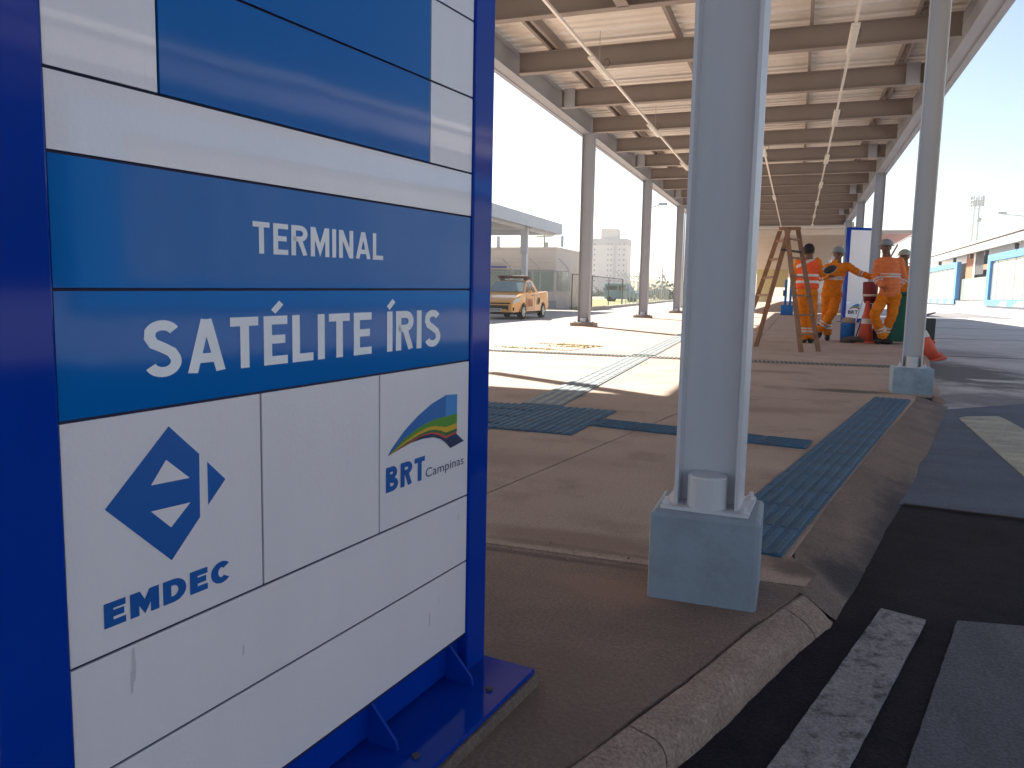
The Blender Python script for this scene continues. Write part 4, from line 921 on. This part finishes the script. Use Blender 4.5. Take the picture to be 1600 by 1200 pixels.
# ================================================================== GATEHOUSE AND SIDE CANOPY (left)
gh = thing('gatehouse', 'beige single storey gatehouse with green windows behind the pickup', 'building', (-14.85, 48.5, LZ))
def G_(x0, x1, y0, y1, z0, z1, n, m, par=None, **k): return MB().box(x0, x1, y0, y1, z0, z1).build(n, m, par or gh, **k)
G_(-14, 0, 0, 6.2, 0, 3.85, 'wall', beige); G_(-14.06, .06, -.06, 6.26, 3.85, 3.98, 'parapet', beige)
for x0, x1 in ((-1.55, -.1), (-3.05, -1.65), (-4.6, -3.1), (-9.5, -5.2)):
    f = G_(x0, x1, -.06, -.002, 1.1, 2.5, 'window', galv); G_(x0+.06, x1-.06, -.075, -.061, 1.16, 2.44, 'pane', glassd if x0 < -5 else glassg, f)
f = G_(.002, .06, .15, 3.3, 1.1, 2.45, 'window', galv)
for i in range(3): G_(.061, .075, .2+i*1.03, 1.18+i*1.03, 1.16, 2.40, 'pane', glassd if i == 0 else glassg, f)
G_(-14.1, .1, -.1, -.05, 0, .5, 'plinth', greywall)
G_(-12, -3.4, -.35, -.1, 2.62, 2.72, 'ledge', bluef)
sc_ = thing('lane_canopy', 'grey side canopy with deep fascia over the lane by the gatehouse', 'canopy', (-14.05, 47.1, LZ))
def C_(x0, x1, y0, y1, z0, z1, n, m): return MB().box(x0, x1, y0, y1, z0, z1).build(n, m, sc_)
cw = mat('canopy_white', (.50, .53, .57), rough=.5)
C_(-.12, 0, -34, 0, 4.65, 5.30, 'fascia', cw); C_(-16, -.121, -.12, 0, 4.65, 5.30, 'fascia', cw); C_(-16, -.13, -34, -.13, 4.95, 5.1, 'roof', cw)
C_(-.7, -.45, -33, -.3, 4.55, 4.90, 'beam', steel); C_(-10, -9.75, -33, -.3, 4.55, 4.90, 'beam', steel)
for y in (-26, -19, -12, -5.5): C_(-16, -.13, y, y+.2, 4.6, 4.92, 'beam', steel)
for y in (-26, -19, -12, -5.6): C_(-.7, -.42, y, y+.3, 0, 4.6, 'post', steel)
C_(-.45, -.3, 1.2, 1.35, 3.98, 4.7, 'post', cw); C_(-4.9, -4.7, 1.2, 1.35, 3.98, 4.7, 'post', cw)
MB().box(-.72, -.3, -5.8, -5.62, 3.2, 5.35).build('signal_box', steel, sc_)
# wire fence with bent arms in front of the gatehouse
def wire_fence(name, pts, h, label, arm=.5, step=2.6, m=galv, r=.03, wires=3, lean=(-.7, -.3), rails=(0.98,)):
    o = Vector(pts[0]); t = thing(name, label, 'fence', o); postm = MB(); postm.tube([(0, 0, 0), (0, 0, h), (lean[0]*arm*.25, lean[1]*arm*.25, h+arm*.3), (lean[0]*arm, lean[1]*arm, h+arm*.85)], r, 8); pm = postm.mesh('post', m)
    for i in range(len(pts)-1):
        a = Vector(pts[i])-o; b = Vector(pts[i+1])-o; n = max(1, round((b-a).length/step))
        for k in range(n+(i == len(pts)-2)): inst(pm, 'post', t, a.lerp(b, k/n))
        q = MB()
        for rr_ in rails: q.tube([a+Vector((0, 0, h*rr_)), b+Vector((0, 0, h*rr_))], r*.7, 6)
        q.build('rail', m, t)
        q = MB()
        for k in range(wires):
            u = (k+1)/wires; off_ = Vector((lean[0]*arm*u, lean[1]*arm*u, h+arm*.85*u)); q.tube([a+off_, b+off_], .006, 4)
        q.build('barbed_wire', m, t)
        q = MB(); L_ = (b-a).length; d = (b-a)/L_; s = 0
        while s < L_:
            q.tube([a+d*s+Vector((0, 0, .05)), a+d*min(L_, s+h*.95)+Vector((0, 0, min(h, .05+h*.95)))], .004, 3, cap=False); q.tube([a+d*s+Vector((0, 0, h)), a+d*min(L_, s+h*.95)+Vector((0, 0, .05))], .004, 3, cap=False); s += .28
        mo = q.build('wire_mesh', m, t); mo['kind'] = 'stuff'
    return t
wire_fence('wire_fence', [(-24, 45.2, LZ), (-13.0, 45.2, LZ)], 2.35, 'wire fence with bent barbed arms in front of the gatehouse', .85, 1.9)
wire_fence('wire_fence', [(-13.3, 47.0, LZ), (-13.5, 63, LZ)], 2.25, 'dark framed fence gate panel between the gatehouse and the first left column', .0, 5.3, darkm, .035)
wire_fence('wire_fence', [(-15.5, 72, LZ), (-19.5, 126, LZ)], 2.35, 'long wire fence beyond the sunlit concrete, in front of the apartment tower', .9, 3.0, galv, .04)

# apartment tower
ap = thing('apartment_tower', 'pale ten storey apartment tower with a stair shaft on its roof', 'building', (-96, 400, -.3), R(4))
def A_(x0, x1, y0, y1, z0, z1, n, m, par=None): return MB().box(x0, x1, y0, y1, z0, z1).build(n, m, par or ap)
A_(-9.5, 12, 0, 14, 0, 26, 'wall', whitewall); A_(-9.5, 12, 0, 14, 26, 29.3, 'parapet', aptgrey); A_(-2.5, 6.5, 2, 10, 29.3, 34.6, 'stair_shaft', whitewall)
A_(-13, -9.5, 1, 14, 0, 28.4, 'wall', whitewall); A_(4.6, 6.2, -.25, 0, 2, 27, 'stair_panel', aptgrey)
wn = MB().box(-.8, .8, -.12, .0, 0, 1.5).mesh('window', glassd); wn2 = MB().box(-.35, .35, -.12, .0, 0, .8).mesh('window', glassd)
for f_ in range(10):
    z = 1.2+2.72*f_
    for x in (-8.0,): inst(wn, 'window', ap, (x, 0, z))
    for x in (-5.2, 1.8, 3.6, 7.8, 10.2): inst(wn2, 'window', ap, (x, 0, z+.4))
    inst(wn, 'window', ap, (-11.2, 1, z))
# pale blue van behind the fence
vn = thing('parked_van', 'pale blue utility van seen through the fence before the apartment tower', 'van', (-20.7, 96, LZ), R(-6))
prof_ = [(-2.0, .35), (-2.0, 2.1), (-1.85, 2.3), (.9, 2.3), (1.35, 1.35), (2.1, 1.2), (2.25, .9), (2.25, .35)]
b = MB(); n = len(prof_); b.add([(x, -.85, z) for x, z in prof_]+[(x, .85, z) for x, z in prof_], [tuple(range(n)), tuple(range(2*n-1, n-1, -1))]+[(i, (i+1) % n, (i+1) % n+n, i+n) for i in range(n)]); b.build('body', vanb, vn, bevel=.08)
q = MB(); q.add([(-1.7, -.86, 1.45), (-.3, -.86, 1.45), (-.3, -.86, 2.0), (-1.7, -.86, 2.0)], [(0, 1, 2, 3)]); q.build('side_window', glassd, vn); q = MB(); q.add([(-.1, -.86, 1.4), (1.1, -.86, 1.4), (.8, -.86, 2.05), (-.1, -.86, 2.05)], [(0, 1, 2, 3)]); q.build('side_window', glassd, vn)
for x in (-1.3, 1.4):
    for s in (-1, 1): MB().tube([(x, s*.65, .33), (x, s*.87, .33)], .33, 18).build('wheel', tyrem, vn)

# street lamps and poles
def lamp_post(x, y, h, reach, label, z=LZ, rz=0):
    t = thing('street_lamp', label, 'street lamp', (x, y, z), rz, 'street lamps')
    MB().tube([(0, 0, 0), (0, 0, h*.55), (0, 0, h*.9), (reach*.12, 0, h*.96), (reach*.45, 0, h*1.01), (reach, 0, h*1.035)], [.09, .07, .05, .045, .04, .035], 10).build('pole', galv, t, smooth=True)
    MB().box(reach-.1, reach+.55, -.12, .12, h*1.03, h*1.055).build('lamp_head', galv, t, bevel=.02)
    return t
lamp_post(-11.4, 60, 7.55, 1.2, 'street lamp arm reaching right from behind the second left column')
lamp_post(-8.55, 62, 8.4, -.9, 'slim street lamp pole beside the third left column')
lamp_post(-15.9, 60, 12.4, 2.2, 'tall street lamp curving out from behind the nearest left column', rz=R(8))
lamp_post(19, 78, 8.0, -3.0, 'street lamp over the right hand station roof', z=-.1)
def pole(x, y, h, label):
    t = thing('utility_pole', label, 'utility pole', (x, y, LZ)); MB().tube([(0, 0, 0), (0, 0, h)], [.14, .09], 8).build('pole', greywall, t)
    MB().box(-.9, .9, -.05, .05, h-.9, h-.75).build('crossarm', greywall, t); MB().tube([(.3, -.1, h-2.2), (.3, -.1, h-1.5)], .2, 10).build('transformer', greywall, t)
pole(-24.5, 150, 6.3, 'utility pole left of the third left column'); pole(-29.0, 150, 5.2, 'utility pole right of the second left column'); pole(-26.5, 82, 8.0, 'utility pole behind the gatehouse roof')
# bushes far away
def bush(x, y, r, h, label):
    b = MB()
    for i in range(420):
        a = random.uniform(0, 6.28); u = random.random()**.5*r; z = random.random()*h*(1-.6*(u/r)**2)*random.uniform(.75, 1.15); px_, py_ = x+u*math.cos(a), y+u*math.sin(a)
        s = r*random.uniform(.05, .11); d1 = noise.noise_vector(Vector((i*3.1, z, a))).normalized()*s; d2 = noise.noise_vector(Vector((i*1.7, a, 9))).normalized()*s
        c = Vector((px_-x, py_-y, z)); b.add([c-d1, c+d2, c+d1, c-d2], [(0, 1, 2, 3)])
    t = thing('bush', label, 'bush', (x, y, LZ)); b.build('crown', leafm, t); q = MB().tube([(0, 0, 0), (0, 0, h*.6)], [.15, .06], 6); q.tube([(0, 0, h*.2), (r*.4, 0, h*.6)], [.08, .03], 6); q.build('trunk', wood, t)
bush(-25.0, 155, 3.4, 4.2, 'dusty tree left of the third left column'); bush(-21, 155, 3.2, 4.0, 'dusty tree right of the third left column')
for i, x in enumerate((-60, -52, -45, -38)): bush(x, 230, 5, 3.2, ['low distant bush beyond the fence, by the tower', 'low distant bush beyond the fence, second from the tower', 'low distant bush beyond the fence, third from the tower', 'low distant bush beyond the fence, fourth from the tower'][i])

# ================================================================== RIGHT STATION
sx0 = 16.0
rs = thing('bus_station', 'long bus station with scalloped grey roof edge across the road', 'building', (sx0, 40, -.1))
def S_(x0, x1, y0, y1, z0, z1, n, m, par=None, **k): return MB().box(x0-sx0, x1-sx0, y0-40, y1-40, z0+.1, z1+.1).build(n, m, par or rs, **k)
S_(15.9, 22, -40, 140, -.1, .62, 'plinth', greywall); S_(15.85, 15.9, -40, 140, .55, .62, 'plinth_edge', beige)
q = MB(); q.hexa([(-.6, -80, 5.45), (-.6, 100, 5.45), (-.2, 100, 6.15), (-.2, -80, 6.15), (.0, -80, 5.45), (.0, 100, 5.45), (.4, 100, 6.15), (.4, -80, 6.15)]); q.build('roof_fascia', stroof, rs)
S_(15.6, 23, -40, 140, 6.12, 6.28, 'roof', sheet_m)
scp = MB().tube([(0, -.28, 0), (0, .28, 0)], .14, 8).mesh('roof_scallop', sheet_m)
for i in range(115): inst(scp, 'roof_scallop', rs, (-.55, .5+i*.85, 5.43))
S_(20, 20.2, -40, 140, .62, 5.4, 'rear_wall', greywall)
for y0, y1 in ((50, 79.5), (93.5, 124), (8, 37), (-34, -5)):
    pr = S_(15.75, 16.15, y0, y1, 4.15, 4.72, 'portal_beam', blueport); S_(15.75, 16.15, y0, y0+1.1, .3, 4.15, 'portal_post', blueport); S_(15.75, 16.15, y1-1.1, y1, .3, 4.15, 'portal_post', blueport); S_(15.72, 15.86, y0, y1, .28, .78, 'portal_sill', blueport)
    k = y0+1.12
    while k < y1-3 and y0 > 40: S_(15.95, 15.99, k, k+2.7, .8, 4.14, 'pane', stglass); S_(15.93, 16.02, k+2.72, k+2.8, .8, 4.14, 'mullion', galv); k += 2.82
    if y0 < 40: S_(15.95, 15.99, y0+1.15, y1-1.15, .8, 4.14, 'pane', stglass)
    for i in range(int((y1-y0)/5) if y0 > 40 else 0):
        q = MB(); yy = y0+1.5+i*5-40; q.add([(-.285, yy, .38), (-.285, yy+3.0, .38), (-.285, yy+1.6, .82), (-.285, yy, .82)], [(0, 1, 2, 3)]); q.build('sill_decal', greywall, rs)
# between the portals: brick and dark bays
S_(16.4, 16.7, 88.6, 92.4, 2.1, 5.4, 'brick_wall', brick); S_(16.35, 16.39, 87.9, 88.6, .6, 5.4, 'post', sheet_m); S_(16.4, 16.7, 84.3, 87.9, 3.2, 5.4, 'dark_bay', darkm); S_(16.4, 16.7, 79.6, 84.3, 3.6, 4.1, 'brick_wall', brick)
for y_ in (80, 82.6, 85.2, 87.8, 90.4): S_(16.2, 16.26, y_, y_+2.5, .7, 2.9, 'pane', stglass)
for y_ in (80, 86.5, 95, 104, 62, 70, 54): S_(15.6, 15.9, y_, y_+.3, 4.75, 5.2, 'bracket', darkm)
mast = thing('cell_tower', 'lattice mobile phone mast rising behind the station roof', 'mast', (36.6*1.6, 200*1.6, 0))
q = MB(); H_ = 36
for s1, s2 in ((-1, -1), (1, -1), (1, 1), (-1, 1)): q.bar((s1*1.1, s2*1.1, 0), (s1*.7, s2*.7, H_), (.16, 0, 0), (0, .16, 0))
for i in range(24):
    z = i*1.5; a = 1.1-.4*z/H_
    for (p, r_) in (((-a, -a), (a, -a)), ((a, -a), (a, a)), ((a, a), (-a, a)), ((-a, a), (-a, -a))): q.bar((*p, z), (*r_, z+1.5), (.09, .0, 0), (0, .09, .0)); q.bar((*p, z), (*r_, z), (.07, .07, 0), (0, 0, .07))
q.build('lattice', galv, mast)
for k in range(8):
    a = k*math.pi/4; MB().box(-.18, .18, -.18, .18, 0, 3.6).build('antenna', galv, mast, loc=(2.0*math.cos(a), 2.0*math.sin(a), H_-2.2))
q = MB()
for zz in (H_-.2, H_-1.6): q.tube([(2.0*math.cos(k*math.pi/8), 2.0*math.sin(k*math.pi/8), zz) for k in range(17)], .12, 6)
q.tube([(0, 0, H_-1), (0, 0, H_+3.5)], .08, 6); q.build('platform_ring', galv, mast); MB().ball((.9, -.9, H_-7), (.8, .4, .8), 10, 7).build('dish', galv, mast, smooth=True)

# ================================================================== HAZE
hz = MB().box(-260, 260, -60, 460, -1.9, 48).build('haze', None); hz.data.materials.clear()
hm = bpy.data.materials.new('haze_air'); hm.use_nodes = True; hn = hm.node_tree; hn.nodes.clear()
pv = hn.nodes.new('ShaderNodeVolumePrincipled'); pv.inputs['Density'].default_value = .0005; pv.inputs['Color'].default_value = (.95, .96, 1, 1); pv.inputs['Anisotropy'].default_value = .3
ho = hn.nodes.new('ShaderNodeOutputMaterial'); hn.links.new(pv.outputs[0], ho.inputs['Volume']); hz.data.materials.append(hm); tag(hz, None, None, kind='stuff')
